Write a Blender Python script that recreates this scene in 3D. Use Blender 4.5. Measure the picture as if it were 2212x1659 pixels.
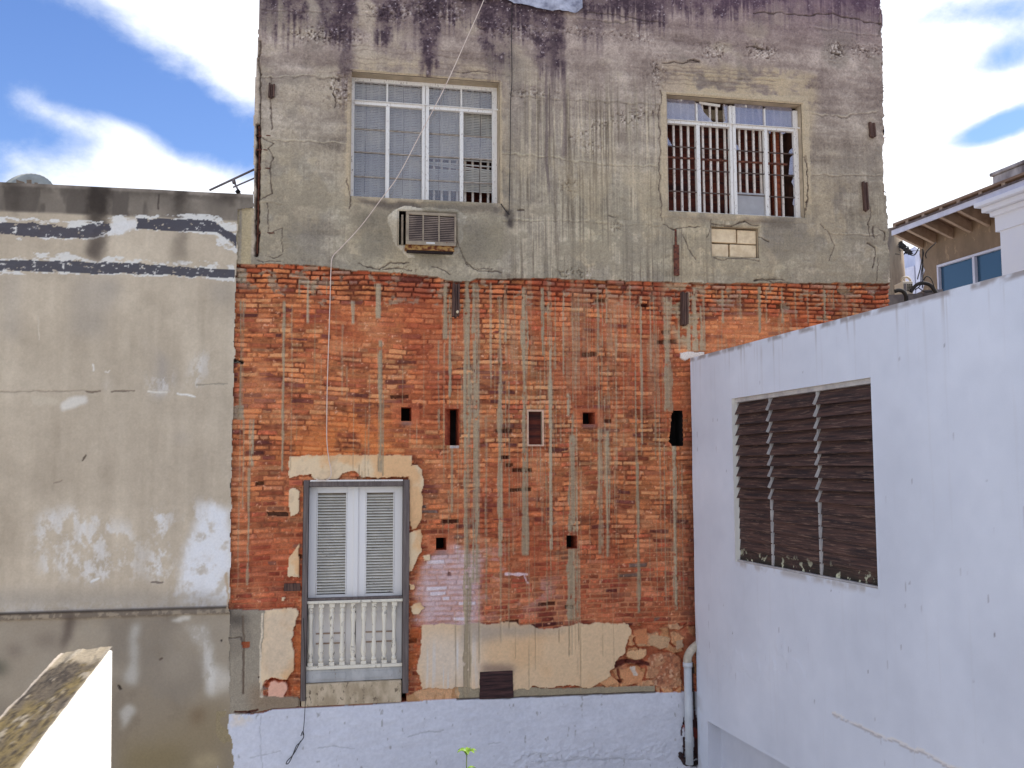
import bpy, math, random
import numpy as np
from mathutils import Matrix, Vector
S = bpy.context.scene
for _o in list(bpy.data.objects): bpy.data.objects.remove(_o)
COL = S.collection
R_ = math.radians

# ------------------------------------------------------------------ camera
FPX, CX, CY = 2100.0, 1106.0, 829.5          # focal length and centre on a 2212 x 1659 frame
TILT, ROLL, YA, YB = R_(5.0), R_(-0.2), R_(11.3), R_(14.1)
ZC = 4.6
cam = bpy.data.cameras.new('camera'); camo = bpy.data.objects.new('camera', cam); COL.objects.link(camo)
cam.sensor_width = 36; cam.lens = 36*FPX/2212; cam.clip_end = 3000; cam.clip_start = .05
RM = (Matrix.Rotation(math.pi/2+TILT, 4, 'X') @ Matrix.Rotation(ROLL, 4, 'Z'))
camo.matrix_world = Matrix.Translation((0, 0, ZC)) @ RM
cam.dof.use_dof = True; cam.dof.focus_distance = 11.5; cam.dof.aperture_fstop = 9
S.camera = camo
RN = np.array(RM.to_3x3())
CAMP = np.array([0, 0, ZC])
def ray(x, y): return RN @ np.array([(x-CX)/FPX, (CY-y)/FPX, -1.0])

# ------------------------------------------------------------------ world, sun, exposure
SUN_EL, SUN_AZ = R_(50), math.atan2(.90, .30)        # azimuth measured from +Y towards +X
S.view_settings.view_transform = 'Standard'; S.view_settings.look = 'None'
S.view_settings.exposure = 1.05; S.view_settings.gamma = 1
sd = Vector((math.sin(SUN_AZ)*math.cos(SUN_EL), math.cos(SUN_AZ)*math.cos(SUN_EL), math.sin(SUN_EL)))
sl = bpy.data.lights.new('sun', 'SUN'); sl.energy = 3.2; sl.angle = R_(.53); sl.color = (1, .965, .915)
so = bpy.data.objects.new('sun', sl); COL.objects.link(so)
so.rotation_euler = sd.to_track_quat('Z', 'Y').to_euler(); so.location = sd*60
W = bpy.data.worlds.new('World'); S.world = W; W.use_nodes = True
nt = W.node_tree; N = nt.nodes; L = nt.links; N.clear()
def nd(t, **k):
    n = N.new(t)
    for a, b in k.items(): setattr(n, a, b)
    return n
def mth(op, a, b=None, c=None, clamp=False):
    n = N.new('ShaderNodeMath'); n.operation = op; n.use_clamp = clamp
    for i, v in enumerate((a, b, c)):
        if v is None: continue
        if isinstance(v, (int, float)): n.inputs[i].default_value = v
        else: L.new(v, n.inputs[i])
    return n.outputs[0]
sky = nd('ShaderNodeTexSky', sky_type='NISHITA', sun_disc=False)
sky.sun_elevation = SUN_EL; sky.sun_rotation = SUN_AZ; sky.air_density = 1.0; sky.dust_density = .4; sky.ozone_density = 2
hs = nd('ShaderNodeHueSaturation'); hs.inputs['Hue'].default_value = .514; hs.inputs['Saturation'].default_value = 1.20; hs.inputs['Value'].default_value = .98
L.new(sky.outputs[0], hs.inputs['Color'])
tc = nd('ShaderNodeTexCoord')
def sblob(x, y, rx, ry, ang, amp):
    """soft cloud bank centred on a direction; radii in radians along and across its long axis"""
    d = Vector(ray(x, y)).normalized()
    r = d.cross(Vector((0, 0, 1))).normalized(); u = r.cross(d).normalized()
    a = R_(ang); e1 = (r*math.cos(a)+u*math.sin(a))/rx; e2 = (-r*math.sin(a)+u*math.cos(a))/ry
    o = []
    for e in (e1, e2):
        n = nd('ShaderNodeVectorMath', operation='DOT_PRODUCT'); L.new(tc.outputs['Generated'], n.inputs[0]); n.inputs[1].default_value = e
        o.append(mth('POWER', mth('SUBTRACT', n.outputs['Value'], float(e.dot(d))), 2.0))
    f = nd('ShaderNodeVectorMath', operation='DOT_PRODUCT'); L.new(tc.outputs['Generated'], f.inputs[0]); f.inputs[1].default_value = d
    g = mth('EXPONENT', mth('MULTIPLY', mth('ADD', o[0], o[1]), -1.0))
    return mth('MULTIPLY', mth('MULTIPLY', g, mth('GREATER_THAN', f.outputs['Value'], 0.0)), amp)
mp = nd('ShaderNodeMapping'); mp.inputs['Scale'].default_value = (1, 1, 1.6); L.new(tc.outputs['Generated'], mp.inputs[0])
n1 = nd('ShaderNodeTexNoise'); n1.inputs['Scale'].default_value = 7.5; n1.inputs['Detail'].default_value = 10; n1.inputs['Roughness'].default_value = .64; n1.inputs['Distortion'].default_value = .25
L.new(mp.outputs[0], n1.inputs['Vector'])
n2 = nd('ShaderNodeTexNoise'); n2.inputs['Scale'].default_value = 18; n2.inputs['Detail'].default_value = 6; L.new(mp.outputs[0], n2.inputs['Vector'])
den = mth('ADD', mth('MULTIPLY', mth('SUBTRACT', n1.outputs['Fac'], .5), 3.0), mth('MULTIPLY', mth('SUBTRACT', n2.outputs['Fac'], .5), 1.0))
BL = [(440, 40, .12, .045, -36, 1.3), (360, -20, .16, .04, -10, 1.0), (500, 130, .06, .03, -50, .5), (400, 398, .13, .028, -6, 1.4), (440, 270, .08, .022, -18, -.55),
      (290, 325, .10, .022, -30, .8), (120, 410, .09, .022, 0, .6), (105, 245, .05, .012, -12, .75), (270, 280, .03, .010, -20, .5), (400, 270, .05, .012, -10, .25),
      (0, 160, .03, .01, 0, .4), (2060, 240, .13, .12, 0, 1.8), (2100, 40, .12, .06, 0, .9), (2080, 420, .25, .09, 0, 1.6),
      (1700, -200, .5, .2, 0, .8),
      (2160, 130, .055, .020, 10, -2.7), (2130, 288, .09, .016, 4, -2.15), (2190, 250, .05, .016, 28, -2.0), (2120, 25, .09, .022, 0, -2.2),
      (280, 190, .15, .05, -12, -.8), (60, 90, .13, .07, 0, -.7)]
for b in BL: den = mth('ADD', den, sblob(*b))
sx = nd('ShaderNodeSeparateXYZ'); L.new(tc.outputs['Generated'], sx.inputs[0])      # extra unseen cloud away from the view, added to neutralise the light
bk = nd('ShaderNodeMapRange'); L.new(sx.outputs['Y'], bk.inputs['Value']); bk.inputs['From Min'].default_value = .35; bk.inputs['From Max'].default_value = -.25; bk.inputs['To Max'].default_value = .5
den = mth('ADD', den, bk.outputs[0])
fac = nd('ShaderNodeMapRange', interpolation_type='SMOOTHSTEP'); fac.inputs['From Min'].default_value = -.22; fac.inputs['From Max'].default_value = 1.25
L.new(den, fac.inputs['Value'])
sh = nd('ShaderNodeMapRange'); L.new(den, sh.inputs['Value']); sh.inputs['From Min'].default_value = .5; sh.inputs['From Max'].default_value = 1.7
sh.inputs['To Min'].default_value = .0; sh.inputs['To Max'].default_value = 1.0
cc = nd('ShaderNodeMixRGB'); cc.inputs[1].default_value = (4.6, 5.0, 5.9, 1); cc.inputs[2].default_value = (6.6, 6.8, 7.2, 1); L.new(sh.outputs[0], cc.inputs[0])
mx = nd('ShaderNodeMixRGB'); L.new(fac.outputs[0], mx.inputs[0]); L.new(hs.outputs[0], mx.inputs[1]); L.new(cc.outputs[0], mx.inputs[2])
bg = nd('ShaderNodeBackground'); bg.inputs['Strength'].default_value = .1; L.new(mx.outputs[0], bg.inputs['Color'])
ow = nd('ShaderNodeOutputWorld'); L.new(bg.outputs[0], ow.inputs['Surface'])

# ------------------------------------------------------------------ colour: surface reflectance read off shaded surfaces
KI = np.array([.69, .74, .845])
def lin(c):
    c = np.asarray(c, float)/255.0
    return np.where(c <= .04045, c/12.92, ((c+.055)/1.055)**2.4)
def hclip(a):
    mx_ = a.max(-1, keepdims=True); return np.maximum(a*np.minimum(1, .86/np.maximum(mx_, 1e-6)), .004)
def A(*c): return hclip(lin(c)/KI)
def A4(*c): return (*[float(v) for v in A(*c)], 1.0)

# ------------------------------------------------------------------ planes (walls) and traced regions
class Plane:
    def __init__(s, P0, T):
        s.P = np.array([P0[0], P0[1], 0.0]); s.T = np.array([T[0], T[1], 0.0]); s.N = np.array([T[1], -T[0], 0.0])
    def off(s, d): q = Plane(s.P+s.N*d, s.T); return q
    def uv(s, x, y, d=0.0):
        r = ray(x, y); t = ((s.P+s.N*d-CAMP)@s.N)/(r@s.N); p = CAMP+r*t-s.P
        return float(p@s.T), float(p[2])
    def pt(s, u, v, d=0.0): return tuple(s.P+s.T*u+s.N*d+np.array([0, 0, v]))
FP = Plane((0, 11.5), (math.cos(YA), math.sin(YA)))
RG = {'F': (0, 0, 1), 'z2': (542.2, 0, .36766), 'z3': (1084.3, 0, .36766), 'z4': (1626.5, 0, .4904), 'z5': (474.4, 542.2, .286),
      'z6': (948.8, 542.2, .286), 'z7': (1423.2, 745.5, .5505), 'z8': (542.2, 948.8, .4281), 'B1': (0, 677.7, .4086),
      'B2': (0, 1219.9, .2757), 'B3': (881, 1152.1, .3064), 'B4': (745.5, 135.5, .2042), 'B5': (1423.2, 183, .1839),
      'B6': (833.6, 433.7, .0827), 'B7': (1863.7, 338.9, .2043), 'B8': (1457, 1287.6, .2238), 'B9': (0, 271.1, .2757)}
def Z(k, *pts):
    a, b, c = RG[k]; return [(a+c*x, b+c*y) for x, y in pts]
def rect_uv(pl, tl, tr, br, bl, d=0.0):
    q = [pl.uv(*p, d) for p in (tl, tr, br, bl)]
    return ((q[0][0]+q[3][0])/2, (q[1][0]+q[2][0])/2, (q[2][1]+q[3][1])/2, (q[0][1]+q[1][1])/2)   # u0,u1,v0,v1

# ------------------------------------------------------------------ numpy noise
_rng = np.random.RandomState(7); _T = _rng.rand(512*512).astype(np.float32)
def vn(x, y, seed=0):
    xi = np.floor(x).astype(np.int64); yi = np.floor(y).astype(np.int64)
    fx = (x-xi).astype(np.float32); fy = (y-yi).astype(np.float32)
    fx = fx*fx*(3-2*fx); fy = fy*fy*(3-2*fy)
    def h(a, b):
        q = (a*73856093 ^ b*19349663 ^ (seed*83492791+1013)) & 0xffffffff
        q = (q ^ (q >> 13))*1274126177 & 0xffffffff; q = q ^ (q >> 16)
        return _T[q & 262143]
    a = h(xi, yi); b = h(xi+1, yi); c = h(xi, yi+1); d = h(xi+1, yi+1)
    return (a*(1-fx)+b*fx)*(1-fy)+(c*(1-fx)+d*fx)*fy
def fbm(U, V, fu, fv, seed=0, o=4, g=.5):
    s = 0; a = 1; t = 0
    for i in range(o):
        s = s+a*vn(U*fu*2**i+i*17.3, V*fv*2**i+i*9.1, seed+i*31); t += a; a *= g
    return s/t
def ss(x, a, b):
    t = np.clip((x-a)/(b-a), 0, 1); return t*t*(3-2*t)
def inpoly(P, X, Y):
    m = np.zeros(X.shape, bool); n = len(P)
    x0 = min(p[0] for p in P)-.001; x1 = max(p[0] for p in P)+.001; y0 = min(p[1] for p in P)-.001; y1 = max(p[1] for p in P)+.001
    bb = (X > x0) & (X < x1) & (Y > y0) & (Y < y1)
    if not bb.any(): return m
    x = X[bb]; y = Y[bb]; r = np.zeros(x.shape, bool)
    for i in range(n):
        ax, ay = P[i]; bx, by = P[(i+1) % n]
        if ay == by: continue
        c = ((ay > y) != (by > y)) & (x < (bx-ax)*(y-ay)/(by-ay)+ax)
        r ^= c
    m[bb] = r; return m
def blur(a, k, it=2):
    a = a.astype(np.float32)
    for _ in range(it):
        for ax in (0, 1):
            p = [(0, 0), (0, 0)]; p[ax] = (k+1, k); c = np.cumsum(np.pad(a, p, mode='edge'), axis=ax)
            a = (np.take(c, range(2*k+1, c.shape[ax]), ax)-np.take(c, range(0, c.shape[ax]-2*k-1), ax))/(2*k+1)
    return a

# ------------------------------------------------------------------ a dense wall sheet, painted and chiselled
class Wall:
    def __init__(s, pl, u0, u1, v0, v1, du, dv, su=(), sv=()):
        s.pl = pl; us = np.arange(u0, u1+du, du); vs = np.arange(v0, v1+dv, dv)
        for q in su:
            if us[0] < q < us[-1]: us[np.argmin(abs(us-q))] = q
        for q in sv:
            if vs[0] < q < vs[-1]: vs[np.argmin(abs(vs-q))] = q
        s.us, s.vs = us, vs; s.U, s.V = np.meshgrid(us, vs); s.px = du
        s.C = np.zeros(s.U.shape+(3,), np.float32); s.D = np.zeros(s.U.shape, np.float32)
        s.wu = fbm(s.U, s.V, 9, 9, 501, 4, .6)-.5; s.wv = fbm(s.U, s.V, 9, 9, 601, 4, .6)-.5
        s.keep = np.ones((len(vs)-1, len(us)-1), bool)
        s.uc = (us[1:]+us[:-1])/2; s.vc = (vs[1:]+vs[:-1])/2
    def f2(s, pts): return [s.pl.uv(*p) for p in pts]
    def poly(s, pts, w=.04): return inpoly(s.f2(pts), s.U+s.wu*w*2, s.V+s.wv*w*2)
    def paint(s, m, c, a=1.0):
        m = (m.astype(np.float32) if m.dtype == bool else m)*a
        k = m > .003; mm = m[k][:, None]; s.C[k] = s.C[k]*(1-mm)+np.asarray(c, np.float32)*mm
    def mulc(s, m, f, a=1.0): s.C *= (1-(m*a)[..., None]*(1-np.asarray(f, np.float32)))
    def hole(s, r):
        s.keep &= ~(((s.uc > r[0]) & (s.uc < r[1]))[None, :] & ((s.vc > r[2]) & (s.vc < r[3]))[:, None])
        near = (s.U > r[0]-.012) & (s.U < r[1]+.012) & (s.V > r[2]-.012) & (s.V < r[3]+.012); s.D[near] = np.maximum(0.002, s.D[near]*.4)
    def line(s, pts, w, c=(60, 50, 44), dep=.02, wob=.03, a=1.0, conv=True, var=.6):
        q = s.f2(pts) if conv else pts
        for (ax, ay), (bx, by) in zip(q, q[1:]):
            pad = w+wob+.02
            i0, i1 = np.searchsorted(s.us, [min(ax, bx)-pad, max(ax, bx)+pad]); j0, j1 = np.searchsorted(s.vs, [min(ay, by)-pad, max(ay, by)+pad])
            if i1 <= i0 or j1 <= j0: continue
            sl_ = np.s_[j0:j1, i0:i1]
            U = s.U[sl_]+s.wu[sl_]*wob*2; V = s.V[sl_]+s.wv[sl_]*wob*2
            L2 = (bx-ax)**2+(by-ay)**2+1e-9; t = np.clip(((U-ax)*(bx-ax)+(V-ay)*(by-ay))/L2, 0, 1)
            d = np.hypot(U-ax-t*(bx-ax), V-ay-t*(by-ay))
            ww = w*(1-var+2*var*vn(s.U[sl_]*14, s.V[sl_]*14, 77))/2
            m = ss(-d, -ww-s.px*.6, -ww*.5)*a
            s.C[sl_] = s.C[sl_]*(1-m[..., None])+np.asarray(c, np.float32)*m[..., None]; s.D[sl_] -= m*dep
    def mesh(s, name, mat, parent, sel=None, gain=1.0):
        k = s.keep if sel is None else (s.keep & sel)
        n = len(s.us); j, i = np.nonzero(k); f = np.stack([j*n+i, j*n+i+1, (j+1)*n+i+1, (j+1)*n+i], 1)
        used, inv = np.unique(f, return_inverse=True); f = inv.reshape(f.shape)
        U = s.U.ravel()[used]; V = s.V.ravel()[used]; D = s.D.ravel()[used]
        X = s.pl.P+U[:, None]*s.pl.T+D[:, None]*s.pl.N; X[:, 2] += V
        C = hclip(lin(np.clip(s.C.reshape(-1, 3)[used], 0, 255))/KI*gain)
        return raw(name, X, f, mat, parent, C)
ORIG = {}
def raw(name, X, f, mat, parent, C=None, smooth=True):
    me = bpy.data.meshes.new(name); nv, nf = len(X), len(f)
    off = np.zeros(3)
    if parent is None: off = np.array([X[:, 0].mean(), X[:, 1].mean(), X[:, 2].min()])
    me.vertices.add(nv); me.vertices.foreach_set('co', (X-off).astype(np.float32).ravel())
    me.loops.add(nf*4); me.loops.foreach_set('vertex_index', f.astype(np.int32).ravel())
    me.polygons.add(nf); me.polygons.foreach_set('loop_start', np.arange(0, nf*4, 4, dtype=np.int32))
    me.update(calc_edges=True)
    if smooth: me.polygons.foreach_set('use_smooth', np.ones(nf, bool))
    if C is not None:
        at = me.color_attributes.new('Tint', 'FLOAT_COLOR', 'POINT'); at.data.foreach_set('color', np.hstack([C, np.ones((nv, 1))]).astype(np.float32).ravel())
    me.materials.append(mat); o = bpy.data.objects.new(name, me); COL.objects.link(o)
    if parent is None: o.location = off
    else: setpar(o, parent)
    return o
def wloc(p):
    return Vector((0, 0, 0)) if p.parent else p.location.copy()      # parts keep world coordinates in their meshes
def setpar(o, p):
    o.parent = p; o.matrix_parent_inverse = Matrix.Translation(-wloc(p))

# ------------------------------------------------------------------ generic mesh builder
class MB:
    def __init__(s): s.v = []; s.f = []; s.sm = []
    def add(s, vs, fs, smooth=False):
        b = len(s.v); s.v += [tuple(map(float, p)) for p in vs]; s.f += [tuple(b+i for i in f) for f in fs]; s.sm += [smooth]*len(fs); return s
    def box(s, pl, u0, u1, v0, v1, d0, d1, tl=0.0, sh=0.0):
        """box in a wall's frame; tl shifts the top in depth, sh shifts the top sideways"""
        p = [pl.pt(u, v, d) for (u, v, d) in ((u0, v0, d0), (u1, v0, d0), (u1, v0, d1), (u0, v0, d1), (u0+sh, v1, d0+tl), (u1+sh, v1, d0+tl), (u1+sh, v1, d1+tl), (u0+sh, v1, d1+tl))]
        return s.add(p, [(0, 1, 5, 4), (1, 2, 6, 5), (2, 3, 7, 6), (3, 0, 4, 7), (4, 5, 6, 7), (3, 2, 1, 0)])
    def wbox(s, x0, x1, y0, y1, z0, z1): return s.box(Plane((0, 0), (1, 0)), x0, x1, z0, z1, -y1, -y0)
    def hexa(s, p): return s.add(p, [(0, 1, 5, 4), (1, 2, 6, 5), (2, 3, 7, 6), (3, 0, 4, 7), (4, 5, 6, 7), (3, 2, 1, 0)])
    def beam(s, a, b, w, h, up=(0, 0, 1)):
        a = Vector(a); b = Vector(b); d = (b-a).normalized(); r = d.cross(Vector(up)).normalized()*w/2; u = r.cross(d).normalized()*h/2
        return s.hexa([a-r-u, b-r-u, b+r-u, a+r-u, a-r+u, b-r+u, b+r+u, a+r+u])
    def tube(s, P, r, n=8, cap=True):
        P = [Vector(p) for p in P]; vs = []; fs = []; ref = Vector((0.3, .2, 1)).normalized()
        R = r if isinstance(r, (list, tuple)) else [r]*len(P)
        for i, p in enumerate(P):
            t = (P[min(i+1, len(P)-1)]-P[max(i-1, 0)]).normalized()
            a = ref-t*ref.dot(t)
            if a.length < .05: a = Vector((1, 0, 0))-t*t.x
            a.normalize(); ref = a; b = t.cross(a)
            for k in range(n):
                q = 2*math.pi*k/n; vs.append(p+(a*math.cos(q)+b*math.sin(q))*R[i])
        for i in range(len(P)-1):
            for k in range(n): fs.append((i*n+k, i*n+(k+1) % n, (i+1)*n+(k+1) % n, (i+1)*n+k))
        if cap: fs += [tuple(range(n))[::-1], tuple((len(P)-1)*n+k for k in range(n))]
        return s.add(vs, fs, True)
    def lathe(s, c, prof, n=12):
        vs = [(c[0]+r*math.cos(2*math.pi*k/n), c[1]+r*math.sin(2*math.pi*k/n), z) for z, r in prof for k in range(n)]
        fs = [(i*n+k, i*n+(k+1) % n, (i+1)*n+(k+1) % n, (i+1)*n+k) for i in range(len(prof)-1) for k in range(n)]
        return s.add(vs, fs, True)
    def prism(s, pl, P, d0, d1):
        n = len(P); vs = [pl.pt(u, v, d1) for u, v in P]+[pl.pt(u, v, d0) for u, v in P]
        return s.add(vs, [tuple(range(n)), tuple(range(2*n-1, n-1, -1))]+[((i+1) % n, i, n+i, n+(i+1) % n) for i in range(n)])
    def build(s, name, mat, parent=None, bevel=0):
        me = bpy.data.meshes.new(name); V = np.array(s.v); off = np.zeros(3)
        if parent is None: off = np.array([(V[:, 0].min()+V[:, 0].max())/2, (V[:, 1].min()+V[:, 1].max())/2, V[:, 2].min()])
        me.from_pydata((V-off).tolist(), [], s.f); me.polygons.foreach_set('use_smooth', s.sm); me.materials.append(mat); me.update()
        o = bpy.data.objects.new(name, me); COL.objects.link(o)
        if parent is None: o.location = off
        else: setpar(o, parent)
        if bevel:
            b = o.modifiers.new('bevel', 'BEVEL'); b.width = bevel; b.segments = 2; b.limit_method = 'ANGLE'; b.angle_limit = R_(40)
        return o
def smoothp(P, k=6):
    P = [Vector(p) for p in P]; Q = [P[0]*2-P[1]]+P+[P[-1]*2-P[-2]]; o = []
    for i in range(1, len(Q)-2):
        a, b, c, d = Q[i-1:i+3]
        for j in range(k):
            t = j/k; o.append(.5*((2*b)+(c-a)*t+(2*a-5*b+4*c-d)*t*t+(3*b-a-3*c+d)*t**3))
    return o+[P[-1]]
def tag(o, label=None, cat=None, group=None, kind=None):
    if label: o['label'] = label
    if cat: o['category'] = cat
    if group: o['group'] = group
    if kind: o['kind'] = kind
    return o
def thing(name, loc, label, cat, group=None):
    o = bpy.data.objects.new(name, None); COL.objects.link(o); o.location = loc; o.empty_display_size = .3
    return tag(o, label, cat, group)

# ------------------------------------------------------------------ materials
def newmat(name):
    m = bpy.data.materials.new(name); m.use_nodes = True; t = m.node_tree; return m, t, t.nodes['Principled BSDF']
def tintmat(name, rough=.92, amp=.10, bump=.25, scale=90):
    """reflectance from the wall's own weathering map, broken up by fine procedural grain"""
    m, t, p = newmat(name); a = t.nodes.new('ShaderNodeAttribute'); a.attribute_name = 'Tint'
    g = t.nodes.new('ShaderNodeNewGeometry')
    n = t.nodes.new('ShaderNodeTexNoise'); n.inputs['Scale'].default_value = scale; n.inputs['Detail'].default_value = 5; n.inputs['Roughness'].default_value = .65; t.links.new(g.outputs['Position'], n.inputs['Vector'])
    r = t.nodes.new('ShaderNodeMapRange'); r.inputs['From Min'].default_value = .25; r.inputs['From Max'].default_value = .75; r.inputs['To Min'].default_value = 1-amp; r.inputs['To Max'].default_value = 1+amp; t.links.new(n.outputs['Fac'], r.inputs['Value'])
    x = t.nodes.new('ShaderNodeVectorMath'); x.operation = 'SCALE'; t.links.new(a.outputs['Color'], x.inputs[0]); t.links.new(r.outputs[0], x.inputs['Scale'])
    t.links.new(x.outputs[0], p.inputs['Base Color']); p.inputs['Roughness'].default_value = rough; p.inputs['Specular IOR Level'].default_value = .2
    b = t.nodes.new('ShaderNodeBump'); b.inputs['Strength'].default_value = bump; b.inputs['Distance'].default_value = .01; t.links.new(n.outputs['Fac'], b.inputs['Height']); t.links.new(b.outputs[0], p.inputs['Normal'])
    return m
def nmat(name, c1, c2, scale=(8, 8, 8), lo=.4, hi=.6, rough=.8, bump=.2, c3=None, detail=6, metal=0, spec=.3, thr3=.62):
    m, t, p = newmat(name); g = t.nodes.new('ShaderNodeNewGeometry'); q = t.nodes.new('ShaderNodeMapping'); q.inputs['Scale'].default_value = scale; t.links.new(g.outputs['Position'], q.inputs[0])
    n = t.nodes.new('ShaderNodeTexNoise'); n.inputs['Scale'].default_value = 1; n.inputs['Detail'].default_value = detail; n.inputs['Roughness'].default_value = .6; t.links.new(q.outputs[0], n.inputs['Vector'])
    r = t.nodes.new('ShaderNodeMapRange'); r.inputs['From Min'].default_value = lo; r.inputs['From Max'].default_value = hi; t.links.new(n.outputs['Fac'], r.inputs['Value'])
    x = t.nodes.new('ShaderNodeMixRGB'); x.inputs[1].default_value = A4(*c1); x.inputs[2].default_value = A4(*c2); t.links.new(r.outputs[0], x.inputs[0]); out = x.outputs[0]
    if c3:
        n3 = t.nodes.new('ShaderNodeTexNoise'); n3.inputs['Scale'].default_value = 2.3; n3.inputs['Detail'].default_value = 8; n3.inputs['Roughness'].default_value = .7; t.links.new(q.outputs[0], n3.inputs['Vector'])
        r3 = t.nodes.new('ShaderNodeMapRange'); r3.inputs['From Min'].default_value = thr3-.03; r3.inputs['From Max'].default_value = thr3+.03; t.links.new(n3.outputs['Fac'], r3.inputs['Value'])
        y = t.nodes.new('ShaderNodeMixRGB'); t.links.new(r3.outputs[0], y.inputs[0]); t.links.new(out, y.inputs[1]); y.inputs[2].default_value = A4(*c3); out = y.outputs[0]
    t.links.new(out, p.inputs['Base Color']); p.inputs['Roughness'].default_value = rough; p.inputs['Metallic'].default_value = metal; p.inputs['Specular IOR Level'].default_value = spec
    if bump:
        b = t.nodes.new('ShaderNodeBump'); b.inputs['Strength'].default_value = bump; b.inputs['Distance'].default_value = .01; t.links.new(n.outputs['Fac'], b.inputs['Height']); t.links.new(b.outputs[0], p.inputs['Normal'])
    return m
def glassmat(name, dirt=.3, gloss=.15, col=(150, 152, 168)):
    m, t, p = newmat(name); t.nodes.remove(p); o = t.nodes['Material Output']
    tr = t.nodes.new('ShaderNodeBsdfTransparent'); df = t.nodes.new('ShaderNodeBsdfDiffuse'); df.inputs['Color'].default_value = A4(*col); gl = t.nodes.new('ShaderNodeBsdfGlossy'); gl.inputs['Roughness'].default_value = .04
    n = t.nodes.new('ShaderNodeTexNoise'); n.inputs['Scale'].default_value = 6; n.inputs['Detail'].default_value = 5; g = t.nodes.new('ShaderNodeNewGeometry'); t.links.new(g.outputs['Position'], n.inputs['Vector'])
    r = t.nodes.new('ShaderNodeMapRange'); r.inputs['To Min'].default_value = dirt*.6; r.inputs['To Max'].default_value = dirt*1.4; t.links.new(n.outputs['Fac'], r.inputs['Value'])
    a = t.nodes.new('ShaderNodeMixShader'); t.links.new(r.outputs[0], a.inputs[0]); t.links.new(tr.outputs[0], a.inputs[1]); t.links.new(df.outputs[0], a.inputs[2])
    b = t.nodes.new('ShaderNodeMixShader'); b.inputs[0].default_value = gloss; t.links.new(a.outputs[0], b.inputs[1]); t.links.new(gl.outputs[0], b.inputs[2]); t.links.new(b.outputs[0], o.inputs['Surface'])
    return m
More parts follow.
